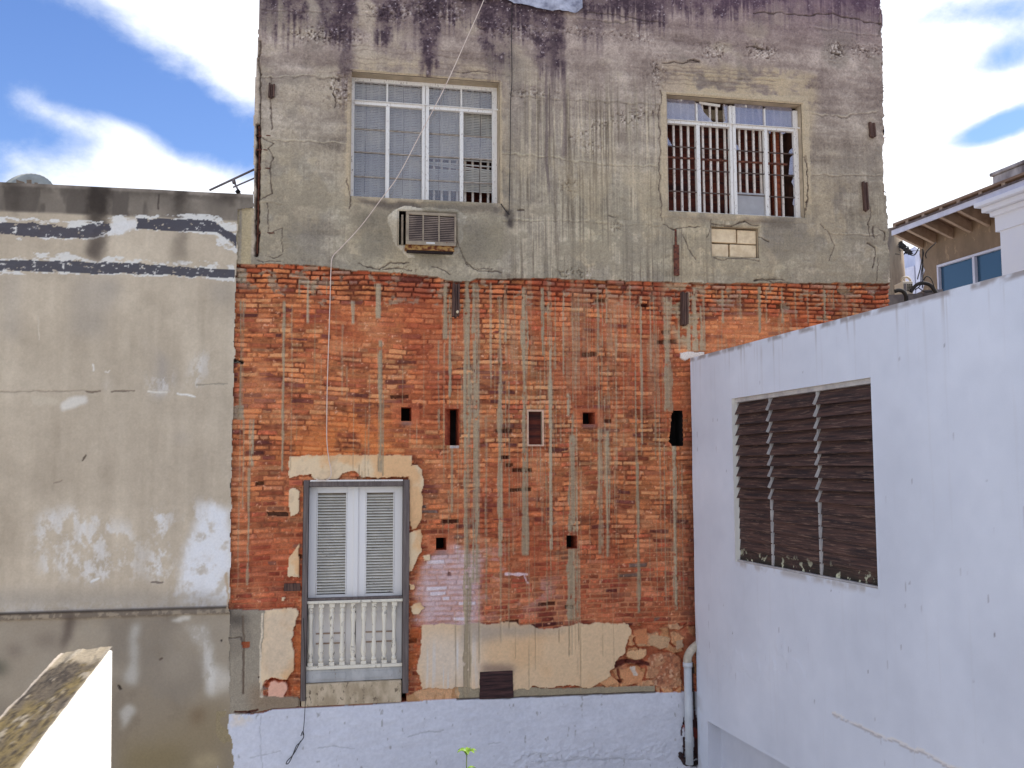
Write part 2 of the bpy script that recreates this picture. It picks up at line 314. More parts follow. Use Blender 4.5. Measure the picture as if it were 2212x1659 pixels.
M = dict(
    concrete=tintmat('weathered_concrete', amp=.24, bump=.55, scale=55), brick=tintmat('old_brick', amp=.26, bump=.6, scale=75),
    render=tintmat('render', amp=.08, bump=.2, scale=45), whitewall=tintmat('white_masonry_paint', rough=.75, amp=.025, bump=.12, scale=120),
    core=nmat('core', (130, 122, 110), (110, 100, 92)),
    reveal=nmat('opening_reveal', (164, 151, 133), (146, 134, 118), (6, 6, 6)), brickdark=nmat('brick_reveal', (176, 98, 68), (140, 70, 52), (9, 9, 30)),
    black=nmat('hole_dark', (30, 24, 24), (18, 15, 15), (5, 5, 5), rough=1),  # near-black stands in for the shade deep inside openings
    inner=nmat('shade_toned_inner', (84, 60, 50), (64, 46, 40)),  # inner faces coloured dark to give the room its shade
    wframe=nmat('peeling_white_paint', (222, 222, 224), (200, 198, 198), (30, 30, 9), .35, .65, .7, .3, c3=(124, 110, 100), thr3=.61),
    wbar=nmat('thin_glazing_bar', (150, 142, 135), (118, 108, 100), (20, 20, 20)), dbar=nmat('dark_iron_bar', (66, 58, 56), (90, 74, 68), (20, 20, 20)),
    bars=nmat('white_iron_bar', (206, 200, 196), (184, 176, 172), (40, 40, 14), rough=.6, c3=(96, 78, 70), thr3=.6),
    rust=nmat('rusty_iron', (104, 62, 48), (64, 40, 36), (30, 30, 30), rough=.9, c3=(140, 100, 84), thr3=.62),
    blind=nmat('blind_slat', (186, 184, 180), (164, 163, 162), (3, 3, 3), rough=.5),
    ply=nmat('red_brown_plywood', (92, 42, 30), (48, 24, 22), (1.6, 1.6, 14), .38, .62, .8, .3, c3=(112, 62, 44), thr3=.6),
    glass=glassmat('window_glass', .14, .05, (164, 162, 168)), dglass=glassmat('dusty_glass', .42, .14, (150, 148, 168)), frost=glassmat('frosted_pane', .8, .08, (150, 148, 150)),
    timber=nmat('dark_weathered_timber', (92, 70, 62), (46, 34, 34), (60, 60, 4), .35, .65, .9, .6),
    timberh=nmat('dark_board', (72, 50, 50), (36, 26, 28), (4, 4, 40), .35, .65, .9, .8),
    post=nmat('grey_timber_post', (104, 96, 95), (82, 74, 74), (50, 50, 3), .35, .65, .9, .5),
    doorw=nmat('door_paint', (222, 222, 226), (212, 212, 216), (6, 6, 2), .3, .7, .6, .1),
    doorg=nmat('grey_door_paint', (166, 168, 172), (146, 148, 152), (6, 6, 3), rough=.6, c3=(128, 124, 122), thr3=.62),
    slatw=nmat('shutter_slat', (206, 206, 204), (190, 190, 188), (8, 8, 14), rough=.7, c3=(112, 108, 104), thr3=.64),
    bal=nmat('peeled_baluster', (214, 210, 200), (198, 194, 184), (9, 9, 5), rough=.8, c3=(120, 114, 106), thr3=.61, bump=.4),
    sill=nmat('stone_sill', (178, 164, 144), (150, 136, 116), (9, 9, 5), rough=.95, bump=.5, c3=(110, 98, 84), thr3=.6),
    block=nmat('cream_block', (206, 190, 164), (184, 166, 140), (10, 10, 10), rough=.95, bump=.5),
    acbody=nmat('ac_metal', (140, 128, 112), (120, 108, 96), (9, 9, 9), rough=.6, c3=(104, 58, 38), thr3=.66),
    acslat=nmat('ac_grille', (126, 112, 103), (96, 84, 80), (4, 4, 4), rough=.6), acdark=nmat('ac_dark', (42, 32, 34), (28, 22, 24)),
    acrust=nmat('ac_rust_tray', (150, 118, 72), (84, 40, 26), (22, 22, 30), .42, .58, .9, .4), plate=nmat('ac_plate', (190, 190, 192), (180, 180, 182)),
    cablew=nmat('white_cable', (200, 186, 178), (188, 172, 164)), cableb=nmat('black_cable', (48, 46, 46), (36, 34, 34)),
    pvc=nmat('painted_pipe', (176, 182, 192), (166, 172, 182), (4, 4, 4), rough=.45), pvcd=nmat('dirty_pipe_elbow', (176, 168, 156), (150, 144, 134), (12, 12, 12), rough=.6),
    tar=nmat('black_tar', (34, 28, 30), (58, 36, 34), (30, 30, 30), rough=.8, c3=(150, 140, 140), thr3=.66),
    louv=nmat('dark_brown_louvre', (78, 58, 54), (44, 36, 38), (1.6, 1.6, 42), .38, .62, .8, .45, c3=(104, 84, 76), thr3=.58),
    alu=nmat('grey_louvre_strip', (172, 172, 176), (150, 150, 156), (6, 6, 6), rough=.5),
    houset=nmat('tan_house_plaster', (124, 108, 94), (108, 94, 82), (3, 3, 1.5), .35, .65, .95, .2, c3=(140, 122, 104), thr3=.6),
    eave=nmat('eave_boards', (132, 110, 96), (112, 92, 80), (2, 2, 2)), rafter=nmat('rafter_paint', (152, 134, 120), (134, 116, 104), (5, 5, 5)),
    fascia=nmat('fascia_white', (186, 190, 212), (176, 180, 202), (4, 4, 4)), felt=nmat('roof_felt', (94, 84, 86), (70, 60, 62), (9, 9, 9)),
    hwhite=nmat('white_house_paint', (226, 232, 250), (218, 224, 244), (2, 2, 2)), hglass=None,
    hdirty=nmat('stained_parapet', (168, 166, 174), (104, 98, 104), (2.2, 2.2, .9), .38, .6, .95, .3, c3=(140, 96, 84), thr3=.66),
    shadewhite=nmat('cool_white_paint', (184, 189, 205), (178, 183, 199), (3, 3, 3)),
    pole=nmat('wood_pole', (124, 112, 98), (104, 92, 82), (6, 6, 1)), greyroof=nmat('grey_roof', (112, 108, 112), (88, 84, 90), (4, 4, 4)),
    acw=nmat('condenser_casing', (186, 180, 170), (176, 170, 160), (4, 4, 4), rough=.5),
    dish=nmat('dish_grey', (150, 156, 158), (134, 140, 142), (6, 6, 6), rough=.6), metal=nmat('antenna_metal', (128, 120, 124), (110, 102, 108), (9, 9, 9), rough=.5),
    silver=nmat('silver_roof_coating', (168, 172, 190), (110, 112, 130), (9, 9, 9), .35, .65, .55, .6),
    leaf=nmat('young_leaf', (110, 140, 52), (84, 116, 42), (30, 30, 30), rough=.5), stem=nmat('green_stem', (110, 130, 60), (96, 110, 60)),
    ground=nmat('courtyard_concrete', (164, 168, 176), (150, 154, 162), (.9, .9, .9), .3, .7, .95, .2),
    white2=nmat('sun_white_paint', (206, 206, 206), (198, 198, 198), (4, 4, 4)))
def _hg():
    m, t, p = newmat('blue_tinted_glass'); p.inputs['Base Color'].default_value = (.035, .085, .15, 1); p.inputs['Roughness'].default_value = .08; p.inputs['Specular IOR Level'].default_value = .6
    n = t.nodes.new('ShaderNodeTexNoise'); n.inputs['Scale'].default_value = 1.2; g = t.nodes.new('ShaderNodeNewGeometry'); t.links.new(g.outputs['Position'], n.inputs['Vector'])
    b = t.nodes.new('ShaderNodeBump'); b.inputs['Strength'].default_value = .05; t.links.new(n.outputs['Fac'], b.inputs['Height']); t.links.new(b.outputs[0], p.inputs['Normal'])
    return m
M['hglass'] = _hg()
# ================================================================== TALL BUILDING FACADE
def recess(pl, r, dep, matside, parent, name='reveal', back=None, dfront=.002):
    """four inner faces of an opening, and a back where one shows"""
    u0, u1, v0, v1 = r; b = MB(); q = [(u0, v0), (u1, v0), (u1, v1), (u0, v1)]
    for i in range(4):
        a, c = q[i], q[(i+1) % 4]
        b.add([pl.pt(*a, dfront), pl.pt(*a, -dep), pl.pt(*c, -dep), pl.pt(*c, dfront)], [(0, 1, 2, 3)])
    o = b.build(name, matside, parent)
    if back:
        b = MB(); b.add([pl.pt(u0, v0, -dep), pl.pt(u1, v0, -dep), pl.pt(u1, v1, -dep), pl.pt(u0, v1, -dep)], [(0, 1, 2, 3)])
        bo = b.build(back[0], back[1], o if parent.parent is None else parent)
    return o
bu = lambda k, x0, y0, x1, y1: rect_uv(FP, *Z(k, (x0, y0), (x1, y0), (x1, y1), (x0, y1)))
W1 = rect_uv(FP, *Z('B4', (80, 75), (1625, 235), (1642, 1500), (50, 1405)))
W2 = rect_uv(FP, *Z('B5', (100, 142), (1678, 215), (1692, 1560), (98, 1492)))
DR = rect_uv(FP, *Z('z8', (262, 212), (790, 212), (785, 1335), (250, 1335)))
ACR = rect_uv(FP, (862, 456), (986, 462), (985, 532), (861, 532))
VENTS = [bu('z5', 1370, 1180, 1450, 1285), bu('z6', 42, 1190, 152, 1468), bu('z6', 675, 1212, 778, 1462), bu('z6', 1083, 1218, 1178, 1308),
         bu('B3', 198, 30, 273, 118), bu('B3', 1118, 14, 1196, 108)]
VIRR = [FP.uv(*p) for p in Z('z6', (1768, 1205), (1840, 1207), (1846, 1475), (1760, 1475), (1735, 1440), (1748, 1330), (1755, 1240))]
BLK = rect_uv(FP, *Z('z3', (1230, 1330), (1503, 1345), (1505, 1515), (1230, 1510)))
HATCH = bu('B3', 502, 968, 740, 1158)
uL = FP.uv(500, 1000)[0]; uR = FP.uv(1926, 600)[0]; LE = np.array([FP.uv(*p) for p in ((547, 470), (547, 420), (549, 350), (549, 270), (551.5, 200), (556, 110), (558.7, 60), (560, 0), (561, -60))]); uLU = LE[:, 0].min()
ZT = 11.35
allr = [W1, W2, DR, ACR, BLK]+VENTS
fw = Wall(FP, uL-.12, uR+.03, .9, ZT, .0098, .0084, [r[i] for r in allr for i in (0, 1)], [r[i] for r in allr for i in (2, 3)])
U, V = fw.U, fw.V
lo1 = fbm(U, V, .8, .8, 1, 4); lo2 = fbm(U, V, 2.2, 2.2, 11, 4); mid = fbm(U, V, 7, 7, 21, 4, .6); hf = fbm(U, V, 38, 38, 31, 3, .7)
brd = fbm(U, V, .9, 9, 41, 4, .6); str1 = fbm(U, V, 34, .7, 51, 3, .6); str2 = fbm(U, V, 9, .5, 61, 3, .6)
# ---- bricks
def lay_bricks():
    H = .0585
    wr = (fbm(U, V, .7, .7, 71, 3)-.5)*.10+(fbm(U, V, 5, 5, 75, 3)-.5)*.016
    rf = (V+wr)/H; r = np.floor(rf).astype(int); fr = rf-r
    uw = U+(fbm(U, V, 16, 16, 81, 2)-.5)*.016
    eu = np.zeros_like(U); bid = np.zeros(U.shape, int); rs = np.random.RandomState(5)
    order = np.argsort(r, axis=None, kind='stable'); rr = r.ravel()[order]; uu = uw.ravel()[order]
    E1 = np.zeros(len(rr)); B1 = np.zeros(len(rr), int)
    lo, hi = rr[0], rr[-1]
    for q in range(lo, hi+1):
        a, b = np.searchsorted(rr, [q, q+1])
        ln = rs.choice([.245, .225, .12, .17], 75, p=[.42, .2, .24, .14])*rs.uniform(.86, 1.1, 75); br = uL-.5-rs.rand()*.25+np.cumsum(ln)
        x = uu[a:b]; i = np.searchsorted(br, x); i = np.clip(i, 1, len(br)-1)
        E1[a:b] = np.minimum(x-br[i-1], br[i]-x); B1[a:b] = i+(q-lo+1)*100
    t = np.empty(len(rr)); t[order] = E1; eu = t.reshape(U.shape); t = np.empty(len(rr), int); t[order] = B1; bid = t.reshape(U.shape)
    nb = bid.max()+1; q1 = rs.rand(nb)[bid]; q2 = rs.rand(nb)[bid]; q3 = rs.rand(nb)[bid]; q4 = rs.rand(nb)[bid]
    th = .0045+.004*q4; ev = np.minimum(fr, 1-fr)*H
    e = np.minimum(eu, ev)-th+(mid-.5)*.012+(hf-.5)*.006
    return e, q1, q2, q3, bid
e, q1, q2, q3, bid = lay_bricks()
bm = ss(e, -.001, .006)
vtop = FP.uv(1200, 606)[1]; up = ss(V, vtop-.62+lo2*.35, vtop-.30+lo2*.35); low = ss(-V, -FP.uv(1200, 1060)[1]-.5+(lo1-.5)*2, -FP.uv(1200, 1120)[1]+.9+(lo1-.5)*2)
pal = np.array([(184, 110, 74), (174, 100, 68), (162, 86, 62), (198, 134, 98), (146, 74, 56), (190, 118, 82), (104, 64, 58), (172, 114, 88)], float)
cut = np.cumsum([.22, .22, .17, .13, .10, .10, .0, .06]); cut /= cut[-1]
idx = np.searchsorted(cut, q1); idx = np.clip(idx, 0, 7)
dk = (q3 < (.015+.16*ss(fbm(U, V, .9, 2.2, 91, 3), .52, .68)))
bc = pal[idx]; bc = np.where(dk[..., None], np.array([100, 52, 50]), bc)
bc = bc*(1-low[..., None]*.9*np.array([.17, .30, .24])); dkb = dk & (low > .4) & (q2 > .45); bc = np.where(dkb[..., None], np.array([96, 76, 76]), bc)
bc = (bc.mean(-1, keepdims=True)*.08+bc*.92)*np.array([.99, 1.0, .92])*(1+(q2-.5)*.40)[..., None]*(1+(mid-.5)*.45)[..., None]*(1+(hf-.5)*.40)[..., None]
mc = np.ones(U.shape+(3,))*np.array([168, 106, 72]); mc = mc*(1-low[..., None])+np.array([188, 130, 98])*low[..., None]
ed = ss(fbm(U, V, 6, 9, 95, 3), .50, .62); dj = np.clip(ed*.6*(1-low*.6)+up*.75, 0, 1)[..., None]; mc = mc*.94*(1-dj)+np.array([84, 42, 32])*dj
bright = up*.5*(q1 > .4); bc = bc*(1-bright[..., None])+np.array([182, 88, 56])*bright[..., None]
fw.C = (mc*(1-bm[..., None])+bc*bm[..., None]).astype(np.float32)
smear = ss(fbm(U, V, 1.6, 2.4, 99, 5, .6), .44, .66)*(1-up)*(1-low*.6); smear2 = ss(fbm(U, V, 3.5, 3.5, 103, 4), .56, .7)*(1-up)
fw.paint(smear*(.45+.5*hf), (184, 112, 74), .55); fw.paint(smear2*.7, (194, 132, 96), .6)
fw.paint(ss(fbm(U, V, 34, 34, 107, 2), .78, .85)*(V < vtop-.3), (214, 168, 140), .7)
fw.paint(ss(fbm(U, V, 1.1, 1.1, 109, 4), .55, .72), (150, 66, 44), .35)
fw.D = (-.017*(1-bm)-.016*(1-bm)*up+(q2-.5)*.010*bm+(q2-.5)*.022*bm*up+(mid-.5)*.006+(hf-.5)*.004)*(1-.35*smear)
miss = (q3 > .992) & (V < vtop) & (bm > .3); fw.D[miss] -= .035; fw.C[miss] *= .5
for p in Z('B3', (295, 288), (1140, 521))+Z('z6', (500, 1557), (1550, 408), (1275, 1283)):
    a = FP.uv(*p); m_ = ((abs(U-a[0]) < .05*(1 if p[0] > 990 else .4)) & (abs(V-a[1]) < .02)); fw.D[m_] -= .05; fw.paint(m_, (70, 34, 28), .9)
fw.paint((up > .3)*(q2 > .80)*bm*ss(lo2, .42, .55), (138, 120, 112), .65); fw.paint((up > .25)*ss(fbm(U, V, 9, 12, 111, 4, .6), .60, .68), (150, 138, 122), .7); fw.paint(up*ss(fbm(U, V, 2.5, 5, 115, 3), .55, .7), (118, 62, 50), .5)
# top left corner pale mortar
for q in ([(120, 130), (205, 135), (200, 240), (130, 235)], [(95, 1170), (180, 1170), (180, 1270), (85, 1270)]): fw.paint(fw.poly(Z('z5', *q), .02), (150, 140, 124), .8)
# ---- lilac limewash ghost
lw = blur(fw.poly(Z('B3', (90, 210), (180, 130), (300, 60), (400, 120), (520, 130), (500, 380), (510, 650), (80, 650), (60, 420)), .07), 4)
fw.paint(lw*(.55+.45*ss(fbm(U, V, 12, 24, 113, 4), .35, .55))*(.45+.55*bm), (186, 156, 158), .92); fw.paint(lw*(.6+.4*ss(mid, .35, .6)), (190, 168, 172), .88); fw.paint(lw*bm*(q1 > .86), (204, 196, 206), .8)
lw2 = blur(fw.poly(Z('B3', (500, 60), (850, 250), (1080, 400), (1060, 470), (700, 540), (520, 600)), .08), 14)
fw.paint(lw2*ss(fbm(U, V, 5, 9, 119, 5, .6), .50, .62), (186, 152, 158), .65)
fw.line(Z('B3', (690, 285), (840, 292)), .035, (206, 180, 186), -.004, .01); fw.line(Z('B3', (820, 300), (845, 350)), .03, (196, 168, 176), 0, .02)
# ---- tan smears over the door head
ts = blur(fw.poly(Z('z5', (440, 1470), (1050, 1180), (1300, 1180), (1330, 1500), (1500, 1660), (400, 1660)), .08), 16)
fw.paint(ts*ss(mid+lo2*.6, .62, .95), (200, 122, 70), .75)
# ---- rubble stones, lower right
rz = fw.poly(Z('B3', (1320, 1100), (1420, 940), (1530, 880), (1570, 650), (2030, 640), (2030, 1125), (1740, 1120), (1740, 1060), (1500, 1080)), .05)
cu = U*5.2+(fbm(U, V, 6, 6, 121, 3)-.5)*1.1; cv = V*7.5+(fbm(U, V, 6, 6, 125, 3)-.5)*1.1
ci = np.floor(cu); cj = np.floor(cv); best = np.full(U.shape, 9.); sec = np.full(U.shape, 9.); sid = np.zeros(U.shape)
for di in (-1, 0, 1):
    for dj_ in (-1, 0, 1):
        a = vn(ci+di+.0, cj+dj_+.0, 131); b = vn(ci+di+.0, cj+dj_+.0, 133); d = np.hypot(ci+di+.15+.7*a-cu, cj+dj_+.15+.7*b-cv)
        nb_ = d < best; sec = np.where(nb_, best, np.minimum(sec, d)); sid = np.where(nb_, vn(ci+di+.0, cj+dj_+.0, 137), sid); best = np.where(nb_, d, best)
st = ss(sec-best, .10, .22)*(sid > .38)
sc = np.array([168, 122, 88])+(sid[..., None]-.6)*np.array([50, 60, 66]); k = rz
k2 = ss(lo2+mid*.4, .60, .80); sbase = np.array([160, 92, 66])*(1-k2[..., None])+np.array([176, 122, 92])*k2[..., None]
sbase = sbase*(.75+.5*mid[..., None]); sc = sc*(.8+.4*mid[..., None]); rub = sbase*(1-st[..., None])+sc*(.85+.3*hf[..., None])*st[..., None]
fw.C[k] = rub[k]; fw.D[k] = ((-.032)*(1-st)+.016*st+(mid-.5)*.05)[k]
big = fw.poly(Z('B3', (1690, 900), (1760, 830), (1880, 840), (1925, 900), (1925, 1080), (1760, 1085), (1690, 1010)), .05); fw.paint(big*(.5+.5*ss(mid, .35, .6)), (166, 120, 92), .8); fw.paint(big*ss(fbm(U, V, 16, 16, 143, 3, .6), .56, .66), (118, 78, 62), .6); fw.paint(big*ss(fbm(U, V, 26, 26, 145, 2), .66, .76), (196, 160, 134), .7); fw.D[big] = (.002+(mid-.5)*.05+(hf-.5)*.014)[big]
for q, c in (([(1545, 830), (1680, 815), (1690, 850), (1660, 885), (1600, 895), (1545, 870)], (196, 160, 124)), ([(1700, 730), (1740, 715), (1850, 735), (1830, 800), (1770, 820), (1705, 780)], (176, 146, 116)),
             ([(1500, 960), (1600, 930), (1670, 980), (1640, 1060), (1520, 1070)], (186, 132, 96)), ([(1590, 680), (1690, 670), (1690, 780), (1600, 780)], (180, 118, 82)),
             ([(1340, 1050), (1430, 1000), (1480, 1040), (1400, 1085)], (194, 146, 108)), ([(1885, 750), (1935, 740), (1945, 800), (1900, 820)], (166, 142, 120)), ([(1565, 940), (1600, 930), (1615, 1000), (1590, 1000)], (186, 176, 168))):
    m_ = fw.poly(Z('B3', *q), .025); fw.paint(m_, c, .9); fw.D[m_] = .018+((mid-.5)*.02)[m_]
fw.line(Z('B3', (1440, 935), (1560, 905), (1700, 915)), .05, (92, 48, 42), .03, .03); fw.line(Z('B3', (1480, 960), (1495, 1040)), .04, (110, 58, 44), .02, .03)
# ---- crumbly brick pier edges by the door
for q in ([(790, 195), (870, 300), (862, 560), (850, 640), (862, 930), (835, 1160), (860, 1270), (755, 1325), (765, 1290), (795, 1100)],
          [(232, 850), (262, 700), (262, 1300), (215, 1290), (205, 1170), (222, 1080), (205, 1010), (238, 900)]):
    m_ = blur(fw.poly(Z('z8', *q), .03), 5); fw.paint(m_*ss(mid, .35, .6), (178, 98, 52), .7); fw.D += m_*((fbm(U, V, 9, 12, 141, 3)-.6)*.05)
# ---- cream plaster remains
CREAM = (206, 182, 150)
plm = np.zeros(U.shape, bool)
def plaster(k, q, c=CREAM, w=.03, d=.028, a=1.0):
    m_ = fw.poly(Z(k, *q), w); rim = blur(m_, 2, 1); fw.paint(m_, c, a); fw.D = np.where(m_, d+(mid-.5)*.004+(lo2-.5)*.01, fw.D); plm[m_] = True; return m_
pm = plaster('B3', [(90, 645), (500, 632), (560, 640), (700, 625), (850, 645), (900, 672), (1000, 668), (1100, 650), (1200, 640), (1400, 636), (1560, 640), (1575, 680), (1545, 760), (1530, 840), (1480, 880), (1455, 940), (1415, 960), (1425, 1000), (1345, 1060), (1300, 1082), (1200, 1075), (1120, 1060), (1000, 1085), (870, 1072), (855, 1100), (740, 1100), (500, 1095), (350, 1085), (100, 1092), (60, 960), (95, 800)], (198, 172, 142))
fw.paint(blur(fw.poly(Z('B3', (90, 700), (500, 700), (500, 1080), (100, 1085)), .1), 12)*pm, (196, 184, 172), .8)
fw.paint(pm*ss(fbm(U, V, 1.5, 1.2, 151, 4), .45, .65), (196, 160, 122), .5)
fw.paint(blur(fw.poly(Z('B3', (370, 560), (520, 630), (860, 650), (1100, 660), (1100, 700), (700, 720), (480, 760), (380, 800)), .05), 5)*pm, (150, 140, 132), .7)
fw.paint(pm*ss(str1, .62, .72)*blur(fw.poly(Z('B3', (120, 800), (480, 740), (480, 1090), (110, 1090)), .05), 8), (190, 190, 196), .7)
fw.paint(blur(fw.poly(Z('B3', (520, 920), (745, 920), (745, 975), (520, 980)), .03), 4), (90, 74, 74), .6)
for q in ([(197, 85), (330, 78), (440, 82), (600, 80), (808, 85), (806, 130), (840, 130), (866, 160), (868, 260), (862, 400), (850, 420), (830, 455), (815, 455), (800, 420), (795, 230), (790, 190), (640, 198), (560, 188), (520, 155), (470, 170), (440, 198), (310, 203), (300, 175), (240, 190), (195, 198)],
          [(796, 465), (855, 462), (864, 490), (860, 560), (830, 610), (812, 665), (795, 660)], [(195, 250), (220, 245), (250, 265), (250, 340), (238, 375), (195, 390)],
          [(245, 525), (220, 560), (190, 600), (188, 695), (245, 700)], [(70, 862), (230, 850), (238, 880), (215, 960), (205, 1010), (225, 1080), (218, 1165), (180, 1215), (75, 1212), (48, 1285), (40, 1280), (45, 1200), (62, 900)],
          [(862, 590), (905, 578), (900, 605), (870, 612)], [(806, 840), (850, 820), (880, 850), (850, 885), (815, 880)], [(800, 735), (830, 735), (828, 762), (802, 760)], [(150, 800), (175, 795), (170, 822), (155, 820)]):
    pm2 = plaster('z8', q, (210, 188, 158), .026); fw.paint(pm2*ss(fbm(U, V, 11, 7, 157, 4, .6), .50, .66), (176, 156, 132), .5)
    fw.paint(pm2*ss(lo2+mid*.3, .60, .75), (198, 150, 104), .6)
fw.paint(blur(fw.poly(Z('z8', (75, 870), (225, 860), (215, 1160), (60, 1200)), .03), 5)*plm, (184, 168, 150), .7)
plaster('z8', [(85, 1225), (160, 1215), (185, 1245), (165, 1300), (90, 1295)], (200, 156, 138), .03)
fw.line(Z('z8', (75, 1250), (100, 1215), (180, 1220), (195, 1290)), .03, (150, 78, 52), .02, .03)
# grey cement skirt under the plaster, and pale foot by the door
m_ = fw.poly(Z('B3', (340, 1055), (500, 1050), (860, 1080), (1000, 1090), (1280, 1085), (1740, 1070), (1742, 1132), (1500, 1142), (760, 1180), (340, 1190)), .012) & ~plm
fw.paint(m_, (142, 132, 114), 1); fw.D[m_] = .02+((mid-.5)*.006)[m_]
m_ = fw.poly(Z('B3', (-20, 1150), (100, 1090), (360, 1050), (360, 1200), (-20, 1220)), .02) & ~plm; fw.paint(m_, (190, 154, 120), .9); fw.D[m_] = .01
fw.paint(m_*ss(fbm(U, V, 20, 6, 153, 3), .5, .6), (150, 112, 78), .6)
# grey render running over from the neighbour
m_ = fw.poly(Z('z8', (-130, 855), (30, 858), (72, 862), (62, 1000), (42, 1200), (52, 1290), (235, 1300), (262, 1320), (262, 1350), (120, 1356), (0, 1385), (-130, 1400)), .014)
fw.paint(m_, (138, 130, 118), 1); fw.paint(m_*ss(lo2, .45, .65), (120, 112, 102), .7); fw.D[m_] = .03+((mid-.5)*.006)[m_]; ren = m_.copy()
fw.paint(blur(fw.poly(Z('B2', (1730, 380), (1950, 380), (1920, 480), (1780, 470)), .04), 6), (66, 60, 56), .8)
fw.paint(blur(fw.poly(Z('z8', (0, 1240), (260, 1290), (260, 1360), (0, 1385)), .05), 6)*ren, (124, 106, 88), .7)
fw.line(Z('B2', (1905, 400), (1912, 600), (1905, 1000)), .02, (96, 84, 74), .006, .01); fw.line(Z('B2', (1790, 570), (1890, 565), (1900, 610)), .012, (84, 74, 68), .006, .02)
for q in ([(1895, 605), (1960, 600), (1950, 650), (1895, 655)],): m2 = fw.poly(Z('B2', *q), .01); fw.paint(m2, (140, 78, 54), 1); fw.D[m2] -= .02
fw.line(Z('B2', (2060, 380), (2040, 700), (2050, 1030)), .02, (196, 184, 166), 0, .02)
# ---- cement runs down the brick
CEM = (152, 139, 119)
runs = [(1009, 588, 1508, 13), (1027, 610, 1260, 13), (1080, 640, 1205, 10), (1133, 620, 1202, 11), (1172, 622, 770, 7), (1188, 628, 1190, 7), (1199, 640, 800, 4), (1217, 630, 812, 5), (1269, 625, 900, 3), (1291, 620, 1200, 5),
        (1328, 650, 850, 4), (1337, 650, 700, 3), (1384, 640, 985, 6), (1405, 640, 800, 3), (1413, 640, 990, 3), (1441, 640, 890, 17), (1466, 660, 760, 6), (1487, 630, 760, 8), (962, 618, 735, 9), (972, 640, 860, 7), (948, 735, 930, 4),
        (1236, 895, 960, 5), (1236, 1186, 1342, 20), (1249, 1183, 1340, 5), (1229, 1340, 1418, 3), (1235, 1340, 1418, 3), (1249, 1330, 1385, 2), (1377, 1000, 1326, 8), (1372, 800, 1010, 5), (1456, 960, 1320, 9), (1466, 1000, 1320, 3),
        (1312, 930, 1205, 7), (1298, 900, 1180, 4), (1035, 640, 1432, 3), (1082, 1205, 1388, 3), (1142, 1195, 1488, 3), (1100, 800, 1100, 4), (1160, 800, 1100, 3), (1212, 900, 960, 3), (1237, 940, 1150, 15), (1228, 850, 900, 8),
        (524, 650, 905, 9), (519, 905, 1266, 3), (527, 905, 1100, 3), (544, 905, 1010, 8), (538, 1010, 1266, 6), (614, 650, 1020, 5), (631, 660, 780, 3), (631, 780, 1020, 2), (667, 605, 700, 7), (678, 605, 640, 5), (647, 600, 640, 6), (817, 612, 690, 12),
        (822, 735, 1022, 8), (828, 850, 1030, 4), (798, 810, 1030, 3), (763, 650, 702, 8), (740, 700, 860, 4), (750, 790, 870, 3), (706, 600, 640, 3), (960, 740, 930, 3), (1004, 660, 1100, 4), (976, 960, 1110, 5), (985, 1330, 1500, 3),
        (1017, 1190, 1490, 4), (1010, 1360, 1500, 5), (1330, 960, 1180, 2), (1345, 640, 960, 2), (1360, 640, 800, 2), (1425, 900, 1200, 3), (1435, 960, 1310, 3), (1473, 1000, 1310, 3), (1448, 1000, 1250, 2), (1250, 640, 760, 3), (1310, 620, 700, 4), (1360, 615, 690, 5),
        (1520, 640, 760, 5), (1560, 625, 700, 6), (1600, 625, 690, 4), (1640, 620, 720, 8), (1655, 620, 700, 4), (1690, 620, 700, 6), (1718, 625, 690, 5), (1745, 625, 700, 4), (1780, 625, 690, 7), (1800, 625, 670, 5), (1830, 620, 690, 4),
        (1500, 620, 760, 12), (1515, 660, 760, 8), (1060, 610, 820, 4), (1092, 610, 740, 6), (1050, 900, 1300, 3)]
rs = np.random.RandomState(3)
_cl = rs.uniform(950, 1480, 26)
for _ in range(210):
    x = _cl[rs.randint(26)]+rs.normal()*9 if rs.rand() < .6 else (rs.uniform(960, 1480) if rs.rand() < .7 else rs.uniform(520, 950)); y = rs.uniform(615, 1180); runs.append((x, y, y+rs.uniform(20, 240)*(1 if rs.rand() < .8 else 2), rs.uniform(.8, 2.4)))
def streak(x, y0, y1, w, col, a, d, wob=.004, gap=.30, clip=None):
    ua, va = FP.uv(x, y0); ub, vb = FP.uv(x, y1); wm = w*.0057/2
    i0, i1 = np.searchsorted(fw.us, [min(ua, ub)-wm-.03, max(ua, ub)+wm+.03]); j0, j1 = np.searchsorted(fw.vs, [vb-.02, va+.02])
    if i1 <= i0 or j1 <= j0: return
    sl_ = np.s_[j0:j1, i0:i1]; u = U[sl_]; v = V[sl_]; uc = ua+(ub-ua)*(va-v)/max(va-vb, .01)*.3
    wv = wm*(.75+.6*vn(u*.1+x, v*2.5, 161))
    wv = wv*(.72+.5*vn(u*.01+x*3, v*9, 167))
    m = ss(-(abs(u-uc+(vn(u*.01+x, v*3, 163)-.5)*wob*2)-wv), -.004, .004)*ss(v, vb-.01, vb+.03)*ss(-v, -va-.02, -va+.02)
    m = m*(1-.85*ss(fbm(u, v, 40, 16, 165, 2), 1-gap, 1-gap+.14))*(1-.6*ss(vn(u*170, v*.9+x, 169), .60, .76)*(w > 5)); m = m*a
    if clip is not None: m = m*clip[sl_]
    sh_ = (.90+.2*str1[sl_])[..., None]; fw.C[sl_] = fw.C[sl_]*(1-m[..., None])+np.asarray(col)*sh_*m[..., None]
    fw.D[sl_] = fw.D[sl_]*(1-m*.75)+m*d
